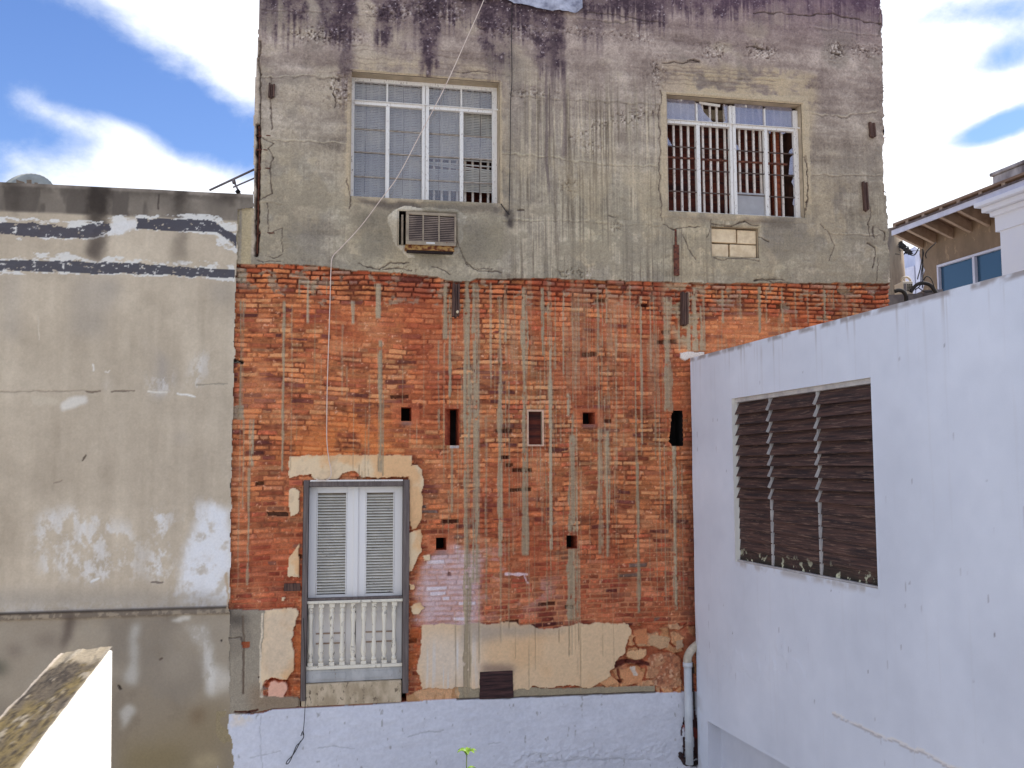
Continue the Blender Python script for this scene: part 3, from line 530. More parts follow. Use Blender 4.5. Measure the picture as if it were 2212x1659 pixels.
for x, y0, y1, w in runs: streak(x, y0, y1, w*rs.uniform(.8, 1.15), np.array(CEM)+rs.uniform(-13, 10) if w > 2.8 else np.array((160, 142, 118))+rs.uniform(-16, 14), (.97*rs.uniform(.9, 1) if w > 6 else .85*rs.uniform(.75, 1) if w > 4 else .75*rs.uniform(.5, 1)), .008 if w > 4 else .002)
# general grey dust over the brick right part
fw.paint(ss(str2*.5+lo2*.5, .46, .6)*ss(U, FP.uv(990, 800)[0], FP.uv(1100, 800)[0])*ss(V, 4.4, 6.2)*ss(str1, .40, .62), CEM, .42)
fw.paint(blur(fw.poly(Z('z6', (1690, 230), (1960, 230), (2000, 760), (1960, 760), (1800, 700), (1700, 420)), .06), 5)*ss(mid, .36, .5), (158, 142, 120), .9)
fw.paint(blur(fw.poly(Z('z6', (1230, 330), (1500, 390), (1480, 480), (1300, 440)), .08), 8), (188, 124, 92), .5)
m_ = fw.poly(Z('z6', (1815, 775), (1840, 765), (1900, 762), (2000, 765), (2000, 800), (1880, 815), (1850, 830), (1820, 810)), .015); fw.paint(m_, (208, 200, 196), 1); fw.D[m_] = .03
fw.line(Z('F', (508, 780), (522, 784)), .06, (44, 36, 34), .04, .02)
# vent surrounds
for r in (VENTS[0], VENTS[3], VENTS[4]):
    m_ = (abs(U-(r[0]+r[1])/2) < (r[1]-r[0])/2+.10) & (abs(V-(r[2]+r[3])/2) < (r[3]-r[2])/2+.045); fw.paint(blur(m_, 2, 1), (176, 94, 62), .5); fw.D[m_] = .008
    m_ = (U > r[0]) & (U < r[1]) & (V < r[2]) & (V > r[2]-.05); fw.paint(blur(m_, 2), (104, 92, 98), .7)
r = VENTS[2]; m_ = (abs(U-(r[0]+r[1])/2) < (r[1]-r[0])/2+.022) & (abs(V-(r[2]+r[3])/2) < (r[3]-r[2])/2+.022); fw.paint(m_, (198, 168, 150), .9); fw.D[m_] = .010
r = VENTS[1]; m_ = (U > r[0]+.06) & (U < r[1]) & (V < r[2]) & (V > r[2]-.03); fw.paint(m_, (170, 166, 170), .9)
# darker brick beside the white wall
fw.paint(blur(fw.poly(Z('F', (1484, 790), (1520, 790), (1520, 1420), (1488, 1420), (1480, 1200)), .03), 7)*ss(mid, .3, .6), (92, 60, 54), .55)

# ---- CONCRETE upper storey
cpts = Z('z5', (60, 100), (130, 100), (300, 104), (480, 105), (700, 112), (830, 125), (1000, 150), (1170, 160), (1350, 170), (1640, 200), (1720, 230), (1896, 232))+Z('F', (1030, 603), (1200, 603), (1400, 609), (1500, 612), (1700, 613), (1850, 612), (1960, 614), (2000, 615), (2000, -200), (460, -200))
con = fw.poly(cpts, .016)
cuv = np.array([FP.uv(*p) for p in cpts[:-2] if p[0] < 1950]); edge = np.interp(U, cuv[:, 0], cuv[:, 1])
base = np.array([149, 140, 127])*np.ones(U.shape+(3,)); hgt = ss(V, 7.6, 10.6)
base = base*(1-hgt[..., None])+np.array([140, 125, 120])*hgt[..., None]
yel = ss(-V, -8.6, -7.4)*ss(lo1, .35, .6); base = base*(1-.5*yel[..., None])+np.array([154, 146, 122])*.5*yel[..., None]
base = base+((lo2-.5)*56+(brd-.5)*56+(mid-.5)*40+(hf-.5)*26)[..., None]*np.array([1, 1, .94])
fw.C[con] = base[con]; fw.D[con] = (.030+(mid-.5)*.012+(brd-.5)*.012+(hf-.5)*.005)[con]
def cp(m, c, a=1.0): fw.paint(m*con, c, a)
cp(ss(fbm(U, V, 1.2, 2.0, 171, 5, .6), .54, .66), (166, 154, 136), .5); cp(ss(fbm(U, V, 1.6, 1.2, 175, 5, .6), .56, .7), (122, 114, 106), .5)
# pour lines and honeycombed aggregate
for pts, c in ((Z('z2', (60, 455), (300, 448), (560, 462)), (170, 160, 146)), (Z('z2', (130, 818), (300, 830), (560, 848)), (182, 172, 154)), (Z('z2', (60, 1190), (180, 1195)), (174, 160, 142)),
               (Z('z3', (0, 905), (300, 925), (500, 960), (915, 975)), (172, 164, 146)), (Z('z3', (0, 1290), (500, 1300), (700, 1320), (930, 1325)), (178, 170, 150)), (Z('z3', (100, 560), (600, 600), (930, 615)), (150, 140, 130)),
               (Z('z3', (440, 100), (600, 130), (860, 135)), (168, 152, 142)), (Z('z4', (250, 500), (380, 515), (540, 490)), (172, 160, 144)), (Z('z4', (260, 775), (560, 770)), (170, 160, 146)), (Z('z4', (330, 1030), (560, 1035)), (172, 162, 146)),
               (Z('z4', (260, 120), (480, 150), (580, 160)), (160, 146, 140)), (Z('z2', (60, 60), (300, 70), (700, 90), (900, 120)), (160, 146, 140)), (Z('z3', (1000, 430), (1650, 470)), (140, 126, 112))):
    fw.line(pts, .016, c, -.006, .035, .62, var=1.0); fw.line([(x, y+3.0) for x, y in pts], .012, (98, 90, 82), .008, .04, .5, var=1.0)
agg = np.zeros(U.shape, np.float32)
for k_, q in (('z2', [(200, 200), (450, 160), (640, 190), (640, 260), (450, 250), (250, 240)]), ('z2', [(640, 40), (1240, 20), (1240, 110), (760, 110)]), ('z2', [(1320, 150), (1660, 140), (1660, 220), (1320, 210)]),
              ('z3', [(0, 160), (500, 180), (900, 210), (900, 250), (400, 215), (0, 215)]), ('z3', [(350, 830), (520, 740), (700, 670), (900, 620), (920, 680), (700, 730), (520, 790), (380, 870)]), ('z3', [(300, 1570), (500, 1560), (520, 1640), (320, 1640)]),
              ('z3', [(1160, 290), (1320, 270), (1320, 330), (1170, 345)]), ('z3', [(1430, 270), (1600, 270), (1590, 350), (1440, 340)]), ('z2', [(1480, 530), (1660, 530), (1660, 570), (1490, 570)]), ('z3', [(0, 530), (340, 540), (340, 570), (0, 565)]),
              ('z3', [(640, 1300), (720, 1300), (700, 1370), (640, 1365)]), ('z3', [(860, 380), (960, 340), (940, 520), (900, 520)]), ('z3', [(480, 850), (600, 850), (600, 900), (500, 900)]), ('z4', [(0, 205), (100, 215), (100, 260), (0, 260)]),
              ('z4', [(320, 195), (400, 195), (400, 260), (330, 255)]), ('z4', [(420, 200), (560, 220), (560, 250), (420, 240)]), ('z2', [(470, 470), (600, 400), (600, 600), (500, 640)]), ('z3', [(340, 1070), (440, 1060), (440, 1120), (350, 1130)]), ('z5', [(1200, 120), (1500, 110), (1500, 160), (1200, 160)])):
    agg = np.maximum(agg, blur(fw.poly(Z(k_, *q), .06), 7))
an = vn(U*46, V*46, 181)*.6+vn(U*95, V*95, 183)*.4
spk = np.clip(agg+.10+.15*ss(lo2, .5, .65), 0, 1)
cp(ss(an, .80-.16*spk, .86-.16*spk)*np.clip(agg+.25, 0, 1), (196, 186, 178), .8); md = ss(-an, -.30-.08*spk, -.22-.08*spk)*np.clip(agg+.18, 0, 1); cp(md, (74, 62, 60), .8); fw.D -= (md*con*.02).astype(np.float32); fw.D += (ss(an, .7, .85)*agg*con*.008).astype(np.float32)
# vertical wash streaks through the middle
zone = ss(U, FP.uv(1085, 500)[0], FP.uv(1150, 500)[0])*ss(-U, -FP.uv(1600, 500)[0], -FP.uv(1520, 500)[0])*ss(-V, -9.9, -8.6)+.25*ss(-V, -9.4, -8)
zone = np.clip(zone, 0, 1)
cp(zone*ss(fbm(U, V, 48, .9, 197, 4, .7), .54, .68), (172, 162, 143), .62); cp(zone*ss(-fbm(U, V, 46, 1.0, 191, 3, .6), -.42, -.32), (104, 94, 82), .70); cp(zone*ss(str2, .55, .7), (132, 124, 112), .4); cp(zone*ss(fbm(U, V, 60, .8, 195, 2), .66, .74), (184, 172, 152), .6)
# smooth mortar bands round the windows
TAN = (166, 151, 130)
b1 = fw.poly(Z('z2', (515, 380), (760, 330), (1200, 360), (1480, 430), (1500, 1250), (1230, 1230), (850, 1200), (560, 1260), (540, 900)), .05); cp(blur(b1, 6)*ss(mid+brd*.5, .50, .8), TAN, .75)
b1 = fw.poly(Z('z2', (568, 408), (1470, 480), (1478, 1200), (560, 1190)), .015); cp(b1, (168, 153, 131), .7); fw.D += b1*con*.006
b2 = fw.poly(Z('z3', (930, 370), (1180, 380), (1190, 500), (1400, 520), (1590, 400), (1659, 400), (1659, 1300), (930, 1300)), .05); cp(blur(b2, 4)*ss(mid+brd*.6, .45, .75), (168, 152, 132), .7)
b2 = fw.poly(Z('z4', (-300, 300), (90, 300), (270, 330), (280, 420), (250, 600), (240, 960), (-300, 960)), .05); cp(blur(b2, 5)*ss(mid+brd*.6, .50, .8), (172, 156, 130), .7)
b2 = fw.poly(Z('B5', (20, 90), (1740, 150), (1790, 1640), (20, 1560)), .015); cp(b2, (172, 158, 136), .75); fw.D += b2*con*.006
for y in (395, 415, 440, 465, 490): fw.line(Z('z3', (950, y), (1600, y+40)), .008, (118, 104, 92), .004, .03, .6)
for y in (270, 300, 340, 370): fw.line(Z('z2', (560, y), (1000, y+25), (1490, y+70)), .008, (116, 102, 92), .004, .03, .45)
# pale cement patch round the cooler, damp marks below the sills
for k_, q, c, a in (('z2', [(600, 1175), (1450, 1215), (1450, 1250), (860, 1235), (640, 1200)], (92, 84, 78), .85), ('z2', [(580, 1230), (850, 1240), (830, 1330), (640, 1350)], (112, 104, 92), .6), ('z2', [(620, 1280), (800, 1280), (880, 1500), (1000, 1560), (620, 1500)], (118, 110, 96), .55),
                    ('z2', [(1240, 1400), (1480, 1300), (1480, 1500), (1200, 1560)], (124, 116, 96), .5), ('B5', [(60, 1500), (600, 1540), (560, 1640), (80, 1620)], (118, 108, 98), .7), ('B5', [(980, 1570), (1600, 1580), (1560, 1659), (1000, 1640)], (104, 94, 86), .8),
                    ('z3', [(1540, 1290), (1700, 1290), (1700, 1350), (1560, 1340)], (100, 92, 84), .7), ('z2', [(1480, 1240), (1530, 1240), (1535, 1330), (1500, 1330)], (56, 50, 50), .85)):
    cp(blur(fw.poly(Z(k_, *q), .05), 2 if a > .65 else 5), c, a)
m_ = fw.poly(Z('B6', (340, 200), (500, 150), (900, 200), (1400, 230), (1850, 240), (2100, 420), (2050, 620), (1980, 800), (2000, 980), (1900, 1380), (1750, 1490), (1560, 1450), (1500, 1330), (700, 1300), (760, 1500), (560, 1500), (380, 1330), (220, 1180), (150, 980), (100, 720), (20, 570), (80, 380)), .02)
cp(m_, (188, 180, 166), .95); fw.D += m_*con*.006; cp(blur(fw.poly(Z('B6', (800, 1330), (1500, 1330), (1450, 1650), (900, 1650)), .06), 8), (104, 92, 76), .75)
_lc = ss(-V, -8.7, -8.0)
cp(_lc*ss(fbm(U, V, 2.6, 2.2, 231, 5, .6), .50, .62)*(1-zone*.5), (112, 106, 97), .50); cp(_lc*ss(fbm(U, V, 2.2, 1.8, 233, 5, .6), .52, .64), (168, 153, 128), .40)
cp(blur(fw.poly(Z('z2', (1270, 1330), (1410, 1320), (1390, 1540), (1230, 1560)), .08), 6), (106, 100, 92), .6); cp(blur(fw.poly(Z('z2', (640, 1290), (800, 1260), (860, 1480), (700, 1520)), .08), 6), (108, 102, 92), .45)
cp(ss(mid+lo2, .98, 1.12)*ss(-V, -8.2, -7.6), (126, 118, 104), .55)
# dark growth hanging from the roof line
colspec = [(560, 600, 60, .5), (575, 665, 70, .75), (705, 770, 95, 1.0), (690, 720, 60, .6), (735, 765, 230, .45), (810, 850, 95, .8), (830, 870, 50, .9), (890, 990, 60, .9), (912, 945, 165, .95), (870, 905, 95, .55), (985, 1030, 45, .6), (1030, 1170, 60, 1.0), (1036, 1112, 105, .9), (1045, 1110, 175, .55), (1150, 1215, 170, .8), (1120, 1200, 95, .8),
           (1240, 1440, 48, 1.0), (1420, 1660, 40, .95), (1600, 1912, 36, 1.0), (1640, 1760, 48, .6), (1380, 1400, 65, .8), (1250, 1300, 110, .4), (1440, 1560, 30, 1)]
top0 = FP.uv(1100, 0)[1]
gr = np.zeros(U.shape, np.float32)
for x0, x1, y1, a in colspec:
    ua, ub = FP.uv(x0, 40)[0], FP.uv(x1, 40)[0]; vb = FP.uv((x0+x1)/2, y1)[1]
    mm = ss(U+fw.wu*.12, ua-.06, ua+.06)*ss(-(U+fw.wu*.12), -ub-.06, -ub+.06)*ss(V+(str1-.5)*.6+(lo2-.5)*.5+fw.wv*.2, vb-.12, vb+.35)*a
    gr = np.maximum(gr, mm)
gr = np.clip(gr*(.55+.9*ss(mid+hf*.4, .45, .85)), 0, 1)
cp(gr, (76, 62, 70), .90); cp(gr*ss(hf+mid, 1.0, 1.2), (46, 36, 44), .6)
cp(ss(V, 9.9, 11)*ss(U, 1, 3), (112, 86, 108), .45); cp(gr*ss(an, .76, .84), (178, 166, 172), .8)
for x, y0, y1, w, a in ((742, 20, 260, 7, .3), (1004, 240, 260, 4, .3), (1190, 60, 300, 14, .45), (1215, 100, 340, 10, .4), (1180, 140, 420, 6, .5), (1060, 100, 260, 9, .35)): streak(x, y0, y1, w, (88, 76, 78), a, .03, .02, .2, con.astype(np.float32))
# cracks
DKC = (58, 48, 44)
CR = [('z2', [(60, 250), (52, 330), (60, 440), (52, 520), (58, 620), (55, 740)], .035, .05), ('z2', [(120, 460), (128, 520), (120, 640), (125, 760)], .012, .02), ('z2', [(60, 800), (130, 850), (100, 880), (125, 930), (110, 1000), (120, 1140), (60, 1180)], .014, .02), ('z2', [(100, 1200), (110, 1380), (180, 1340), (190, 1480)], .012, .015),
      ('z5', [(1050, 95), (1120, 130), (1200, 140), (1290, 95), (1380, 95), (1420, 90)], .016, .02), ('z5', [(1230, 140), (1330, 130), (1450, 150)], .014, .02), ('z5', [(1600, 120), (1640, 130), (1740, 190)], .014, .02), ('z6', [(200, 95), (240, 130), (290, 150), (380, 165), (460, 160)], .016, .02), ('z5', [(270, 60), (330, 90), (460, 85)], .012, .015), ('z5', [(350, 40), (420, 60), (480, 40)], .010, .015),
      ('z3', [(930, 540), (920, 700), (925, 900), (920, 1100), (930, 1290)], .012, .015), ('z3', [(940, 1320), (1010, 1350), (1100, 1330), (1160, 1340)], .016, .02), ('z3', [(1230, 1320), (1340, 1330), (1420, 1310), (1500, 1330)], .022, .03), ('z3', [(1510, 1395), (1560, 1420)], .03, .04), ('z3', [(1240, 1520), (1300, 1530), (1400, 1515), (1510, 1535)], .014, .02), ('z3', [(1060, 1380), (1080, 1440), (1130, 1520)], .012, .02),
      ('z3', [(940, 380), (1080, 370), (1160, 365)], .02, .03), ('z3', [(1085, 360), (1120, 355), (1160, 368)], .04, .03), ('z3', [(1435, 275), (1500, 290), (1565, 300)], .03, .04), ('B5', [(1690, 850), (1720, 1000), (1750, 1200), (1720, 1400), (1700, 1550)], .016, .02), ('z4', [(225, 690), (232, 760), (242, 830), (228, 950)], .01, .02), ('z4', [(500, 1070), (530, 1090), (535, 1120), (520, 1180)], .03, .03), ('z4', [(555, 1010), (575, 1030), (570, 1060)], .022, .02), ('z4', [(525, 1000), (530, 1050)], .014, .02),
      ('z4', [(505, 900), (515, 940), (505, 990), (512, 1040)], .012, .02), ('z4', [(560, 280), (570, 330), (578, 400), (580, 460)], .03, .03), ('z4', [(290, 990), (330, 1030), (350, 1080), (330, 1150)], .010, .015), ('z4', [(555, 60), (550, 160)], .012, .02), ('z4', [(0, 1240), (40, 1225), (90, 1250), (150, 1245), (230, 1260), (330, 1262), (590, 1252)], .014, .02), ('z4', [(600, 1000), (598, 1060), (604, 1120)], .022, .03), ('z4', [(545, 1140), (540, 1240)], .012, .015),
      ('z3', [(1480, 1650), (1560, 1640), (1659, 1650)], .014, .02), ('z2', [(1180, 425), (1250, 432), (1300, 425), (1400, 440)], .010, .012), ('z2', [(1200, 1390), (1260, 1560), (1330, 1580), (1420, 1590)], .010, .015), ('z2', [(560, 1050), (590, 1180), (580, 1230)], .014, .015), ('z2', [(1470, 1200), (1500, 1240), (1512, 1262)], .02, .02), ('z3', [(620, 1270), (660, 1275)], .02, .02), ('z3', [(90, 1238), (125, 1240)], .03, .02), ('z5', [(1850, 100), (1870, 130), (1890, 120)], .014, .02),
      ('z3', [(1220, 1290), (1225, 1340), (1200, 1400)], .010, .015), ('z2', [(500, 480), (490, 560), (495, 640)], .014, .02), ('z3', [(500, 75), (700, 105), (860, 130), (940, 140)], .012, .015), ('z4', [(0, 60), (120, 62), (230, 72), (330, 62), (430, 88), (560, 112)], .02, .03), ('z4', [(340, 235), (395, 245)], .02, .02)]
keepC = fw.C.copy(); keepD = fw.D.copy()
for k_, q, w, dp in CR: fw.line(Z(k_, *q), w*.58, DKC, dp*.8, .03, .62, var=1.0)
# open left joint with rusted steel, right joint
fw.line(Z('z2', (45, 740), (50, 800), (44, 900), (42, 1100), (40, 1300), (34, 1500)), .055, (46, 32, 30), .075, .02, var=.25)
fw.line(Z('z4', (578, 530), (582, 600), (578, 700), (585, 850)), .07, (50, 38, 36), .07, .03, var=.35)
for q in ([(590, 460), (585, 540)], [(590, 850), (600, 940), (605, 1010)]): fw.line(Z('z4', *q), .03, (70, 56, 50), .05, .04)
nc = ~con; fw.C[nc] = keepC[nc]; fw.D[nc] = keepD[nc]
cp(blur(fw.poly(Z('z2', (0, 260), (50, 270), (46, 560), (36, 740), (32, 1100), (30, 1500), (0, 1500)), .02), 1), (176, 162, 148), .7)
for q in ([(578, 300), (600, 450), (604, 700), (590, 700)], [(588, 860), (600, 860), (612, 1010), (606, 1240), (590, 1250), (600, 1130), (596, 1000)]): m_ = fw.poly(Z('z4', *q), .03); cp(m_, (198, 186, 170), .7)  # sunlit right edge put into the concrete as pale patches
# pillar strip, far left
m_ = fw.poly(Z('z5', (120, -330), (262, -330), (262, 100), (120, 100)), .01); cp(m_*ss(str1+lo2*.4, .6, .8), (160, 146, 118), .8)
# timber stubs' pockets
STUBS = [('z2', (102, 500, 140, 588)), ('z4', (505, 545, 531, 614)), ('z4', (477, 806, 499, 935)), ('z5', (1752, 250, 1806, 508)), ('z6', (1816, 316, 1866, 570))]
for k_, (a, b, c, d) in STUBS[:3]: fw.line(Z(k_, ((a+c)/2, b), ((a+c)/2, d)), .16, (150, 138, 124), 0, .03, .5)
# window-side smooth zones
# ---- PAINTED BASE
bp = Z('z8', (-150, 1385), (0, 1385), (60, 1380), (105, 1362), (240, 1355), (500, 1340), (750, 1325), (900, 1315), (1029, 1305))+Z('F', (988, 1510), (1100, 1507), (1250, 1501), (1414, 1495), (1470, 1494), (1560, 1490), (1560, 1900), (450, 1900))
basem = fw.poly(bp, .006) & ~fw.poly(Z('B2', (1700, 1100), (1800, 1150), (1780, 1250), (1820, 1400), (1830, 1593), (1850, 1900), (1700, 1900)), .03)
bn = fbm(U, V, 3, 5, 201, 5, .6); fw.C[basem] = (np.array([185, 189, 204])+((bn-.5)*10+(lo2-.5)*10)[..., None])[basem]
fw.D[basem] = (.040+(bn-.5)*.03+(lo2-.5)*.02)[basem]
lumps = blur(fw.poly(Z('B3', (650, 1560), (900, 1510), (1500, 1520), (1860, 1470), (1900, 1560), (1400, 1600), (700, 1640)), .08), 8); fw.D += (lumps*basem*ss(fbm(U, V, 14, 20, 205, 4, .65), .42, .62)*.016).astype(np.float32)
for k_, q in (('B3', [(560, 1485), (650, 1470)]), ('B3', [(840, 1570), (900, 1540), (960, 1545)]), ('B3', [(0, 1420), (150, 1400), (240, 1390)]), ('z8', [(50, 1390), (55, 1659)]), ('z8', [(330, 1560), (420, 1545), (520, 1555)]), ('z8', [(0, 1600), (150, 1575)]), ('B3', [(900, 1600), (1200, 1585), (1700, 1590)])):
    m0 = fw.C.copy(); fw.line(Z(k_, *q), .009, (150, 152, 162), .006, .03, .55, var=1.0); fw.C[~basem] = m0[~basem]
fw.paint(basem*ss(fbm(U, V, 22, 10, 209, 3), .78, .84), (130, 128, 130), .6)
fw.paint(basem*blur(fw.poly(Z('B2', (1790, 1150), (1900, 1140), (2050, 1160), (1900, 1240), (1820, 1280)), .05), 4)*ss(mid, .4, .55), (196, 186, 176), .7)
fw.line(Z('B2', (1850, 1152), (1950, 1160), (2010, 1140)), .03, (80, 50, 44), .02, .03)
lowr = fw.poly(Z('B2', (1700, 1100), (1800, 1150), (1780, 1250), (1820, 1400), (1830, 1593), (1850, 1900), (1600, 1900)), .03) & ~basem & (V < FP.uv(520, 1535)[1]+.02)
fw.paint(lowr, (134, 122, 98), 1); fw.D[lowr] = .03
# grey joint between skirt and base
fw.line(Z('F', (988, 1509), (1100, 1506), (1250, 1500), (1414, 1494)), .012, (92, 84, 78), .012, .006)
# tar and bare brick around the down-pipe
for q, c in (([(80, 1150), (95, 1240), (60, 1240), (55, 1340), (100, 1360), (95, 1540), (70, 1540), (75, 1340), (70, 1230)], (60, 32, 32)), ([(175, 1080), (190, 1080), (230, 1260), (232, 1420), (225, 1560), (180, 1560), (170, 1290)], (58, 34, 36)), ([(20, 1510), (60, 1540), (100, 1570), (180, 1580), (230, 1560), (250, 1510), (245, 1580), (205, 1640), (130, 1630), (70, 1570)], (30, 24, 24)), ([(165, 620), (190, 640), (200, 900), (200, 1090), (178, 1090)], (66, 58, 56))):
    m_ = fw.poly(Z('B8', *q), .014); fw.paint(m_, c, .95); fw.D[m_] -= .03
m_ = fw.poly(Z('B8', (60, 1240), (95, 1240), (95, 1350), (60, 1340)), .02) | fw.poly(Z('B8', (175, 1270), (225, 1270), (225, 1400), (180, 1400)), .02); fw.paint(m_*ss(mid, .4, .5), (128, 56, 50), .8)
# ---- ragged outline, holes
fw.C *= (1+(hf-.5)[..., None]*.10)
for r in allr: fw.hole(r)
fw.keep &= ~inpoly(VIRR, *np.meshgrid(fw.uc, fw.vc))
UC, VC = np.meshgrid(fw.uc, fw.vc)
rag = (fbm(UC, VC, .01, 3.2, 211, 5, .65)-.5); rag2 = (fbm(UC, VC, .01, 4, 213, 5, .6)-.5)
vp = FP.uv(530, 450)[1]
fw.keep &= UC < uR-.03+rag*.11
fw.keep &= UC > np.where(VC > vp, np.interp(VC, LE[:, 1], LE[:, 0])+rag2*.025, uL-.10)
cell = lambda m: m[:-1, :-1]
conf = cell(con); bsf = cell(basem); plf = cell(plm) & ~conf & ~bsf
tall = thing('tall_building', FP.pt((uL+uR)/2, 0, -3), 'tall derelict building with bare concrete upper storey over an exposed orange brick wall', 'building')
fw.mesh('concrete_wall', M['concrete'], tall, conf & ~bsf)
fw.mesh('brick_wall', M['brick'], tall, ~conf & ~bsf & ~plf)
fw.mesh('plaster_remnant', M['render'], tall, plf)
fw.mesh('painted_base', M['whitewall'], tall, bsf)
b = MB(); b.box(FP, uL-.08, uR-.08, 0, .95, -.4, .02); b.build('wall_foot', M['core'], tall)
b = MB(); b.box(FP, uR-.35, uR-.10, 0, ZT-.02, -8, -.05); b.box(FP, uLU+.10, uLU+.35, vp, ZT-.02, -8, -.05); b.box(FP, uL, uL+.25, 0, vp-.01, -8, -.05); b.box(FP, uLU+.36, uR-.36, 0, ZT-.02, -8, -7.7)
b.build('side_wall', M['core'], tall)
b = MB(); b.box(FP, uLU+.02, uR-.08, ZT-.018, ZT+.10, -8, .0); b.build('roof', M['greyroof'], tall)
# silver roof coating lapping over the wall head
def silver():
    q = [FP.uv(*p) for p in Z('z3', (-260, -60), (-240, 8), (-120, 12), (0, 2), (66, 38), (200, 60), (300, 76), (430, 82), (458, 60), (462, -60))]
    us = np.linspace(q[0][0], q[-1][0], 60); bot = np.interp(us, [p[0] for p in q[1:-1]], [p[1] for p in q[1:-1]]); vs = np.linspace(0, 1, 26)
    UU, TT = np.meshgrid(us, vs); VV = bot[None, :]*(1-TT)+(ZT+.11)*TT; VV += (1-TT)*(fbm(UU, UU, 12, 1, 221, 3)-.5)*.05
    D = .055+.05*(fbm(UU, VV, 9, 9, 223, 4, .6)-.5)+.02*(1-TT)
    X = FP.P+UU[..., None]*FP.T+D[..., None]*FP.N; X[..., 2] += VV; n = len(us); j, i = np.meshgrid(range(25), range(59), indexing='ij'); j = j.ravel(); i = i.ravel()
    return raw('roof_membrane', X.reshape(-1, 3), np.stack([j*n+i, j*n+i+1, (j+1)*n+i+1, (j+1)*n+i], 1), M['silver'], tall)
silver()
# ---------- vents, hatch, stubs
_r = VENTS[1]; _x = _r[0]+(_r[1]-_r[0])*.48
b = MB(); b.prism(Plane((0, 0), (1, 0)), [(0, 0), (1, 0), (1, 1)], 0, 1); b = MB()
b.add([FP.pt(_r[0]-.002, _r[2], .001), FP.pt(_x, _r[2], -.16), FP.pt(_r[0]-.002, _r[2], -.2), FP.pt(_r[0]-.002, _r[3], .001), FP.pt(_x, _r[3], -.16), FP.pt(_r[0]-.002, _r[3], -.2)], [(0, 1, 4, 3), (1, 2, 5, 4), (0, 2, 1), (3, 4, 5)])
b.build('vent_splay', M['brickdark'], tall)
for i, r in enumerate(VENTS):
    if i == 2: recess(FP, r, .07, M['reveal'], tall, 'vent_opening', ('plywood_cover', M['ply']))
    else: recess(FP, r, .30, M['brickdark'], tall, 'vent_opening', ('vent_back', M['black']))
us_ = [p[0] for p in VIRR]; vs_ = [p[1] for p in VIRR]
recess(FP, (min(us_)-.01, max(us_)+.01, min(vs_)-.01, max(vs_)+.01), .30, M['black'], tall, 'vent_opening', ('vent_back', M['black']), dfront=-.03)  # sides blackened too, the hole's shade put into their colour
b = MB(); r = HATCH
for k_ in range(4):
    v0 = r[2]+(r[3]-r[2])*k_/4; b.box(FP, r[0]+.004*(k_ % 2), r[1]-.003*k_, v0+.0006, v0+(r[3]-r[2])/4-.0006, -.01, .045-.0025*(k_ % 3))
b.build('wooden_hatch', M['timberh'], tall, .003)
for k_, (x0, y0, x1, y1) in STUBS:
    r = bu(k_, x0, y0, x1, y1); b = MB(); s_ = .012 if k_ != 'z4' else -.02
    w3 = (r[1]-r[0])/3
    for q_ in range(3): b.box(FP, r[0]+w3*q_+.001, r[0]+w3*(q_+1)-.002, r[2]+(.012, 0, .02)[q_], r[3]-(.0, .012, .006)[q_], 0, (.085 if k_ in ('z5', 'z6') else .075)-(.0, .010, .005)[q_], sh=s_*.5)
    o = b.build('timber_stub', M['timber'], tall, .005)
r = bu('z3', 1002, 1352, 1031, 1622); b = MB(); b.box(FP, r[0], r[1], r[2], r[2]+(r[3]-r[2])*.66, 0, .06); b.box(FP, r[0]+.02, r[1]-.02, r[2]+(r[3]-r[2])*.66, r[3], 0, .045)
b.build('rusty_steel_stub', M['rust'], tall, .004)
b = MB(); c = FP.uv(*Z('z5', (1790, 468))[0]); b.tube([FP.pt(c[0], c[1], .05), FP.pt(c[0], c[1], .09)], .017, 10); b.build('peg', M['block'], tall)
# block infill
recess(FP, BLK, .10, M['reveal'], tall, 'infill_recess', ('infill_back', M['core']))
b = MB(); u0, u1, v0, v1 = BLK; vm = v0+(v1-v0)*.47; ua = u0+(u1-u0)*.57; ub = u0+(u1-u0)*.40
for (a, c, d, e_) in ((u0+.01, ua-.008, vm+.012, v1-.015), (ua+.008, u1-.01, vm+.008, v1-.02), (u0+.01, ub-.012, v0+.01, vm-.010), (ub+.012, u1-.012, v0+.012, vm-.006)):
    b = MB(); b.box(FP, a, c, d, e_, -.098, -.030); b.build('concrete_block', M['block'], tall, .008)
# exposed reinforcing steel
P_ = [FP.pt(*FP.uv(*p), -.02) for p in Z('z2', (47, 740), (50, 900), (44, 1100), (42, 1300), (36, 1490))]; b = MB(); b.tube(smoothp(P_), .011, 7); b.build('reinforcing_bar', M['rust'], tall)
for k_, (x0, y0, x1, y1) in (('z2', (38, 800, 115, 803)), ('z2', (25, 880, 98, 888)), ('z2', (40, 990, 112, 995)), ('z2', (30, 1370, 140, 1374)), ('z4', (545, 832, 580, 852)), ('z4', (550, 610, 578, 612))):
    a, c = Z(k_, (x0, y0), (x1, y1)); b = MB(); p0 = FP.pt(*FP.uv(*a), -.01); p1 = FP.pt(*FP.uv(*c), .042); b.tube([p0, [(p0[i]*.5+p1[i]*.5)+(0, 0, .006)[i] for i in range(3)], p1], [.009, .008, .005], 6); b.build('reinforcing_bar', M['rust'], tall)
a, c = Z('B2', (1830, 600), (1860, 606))

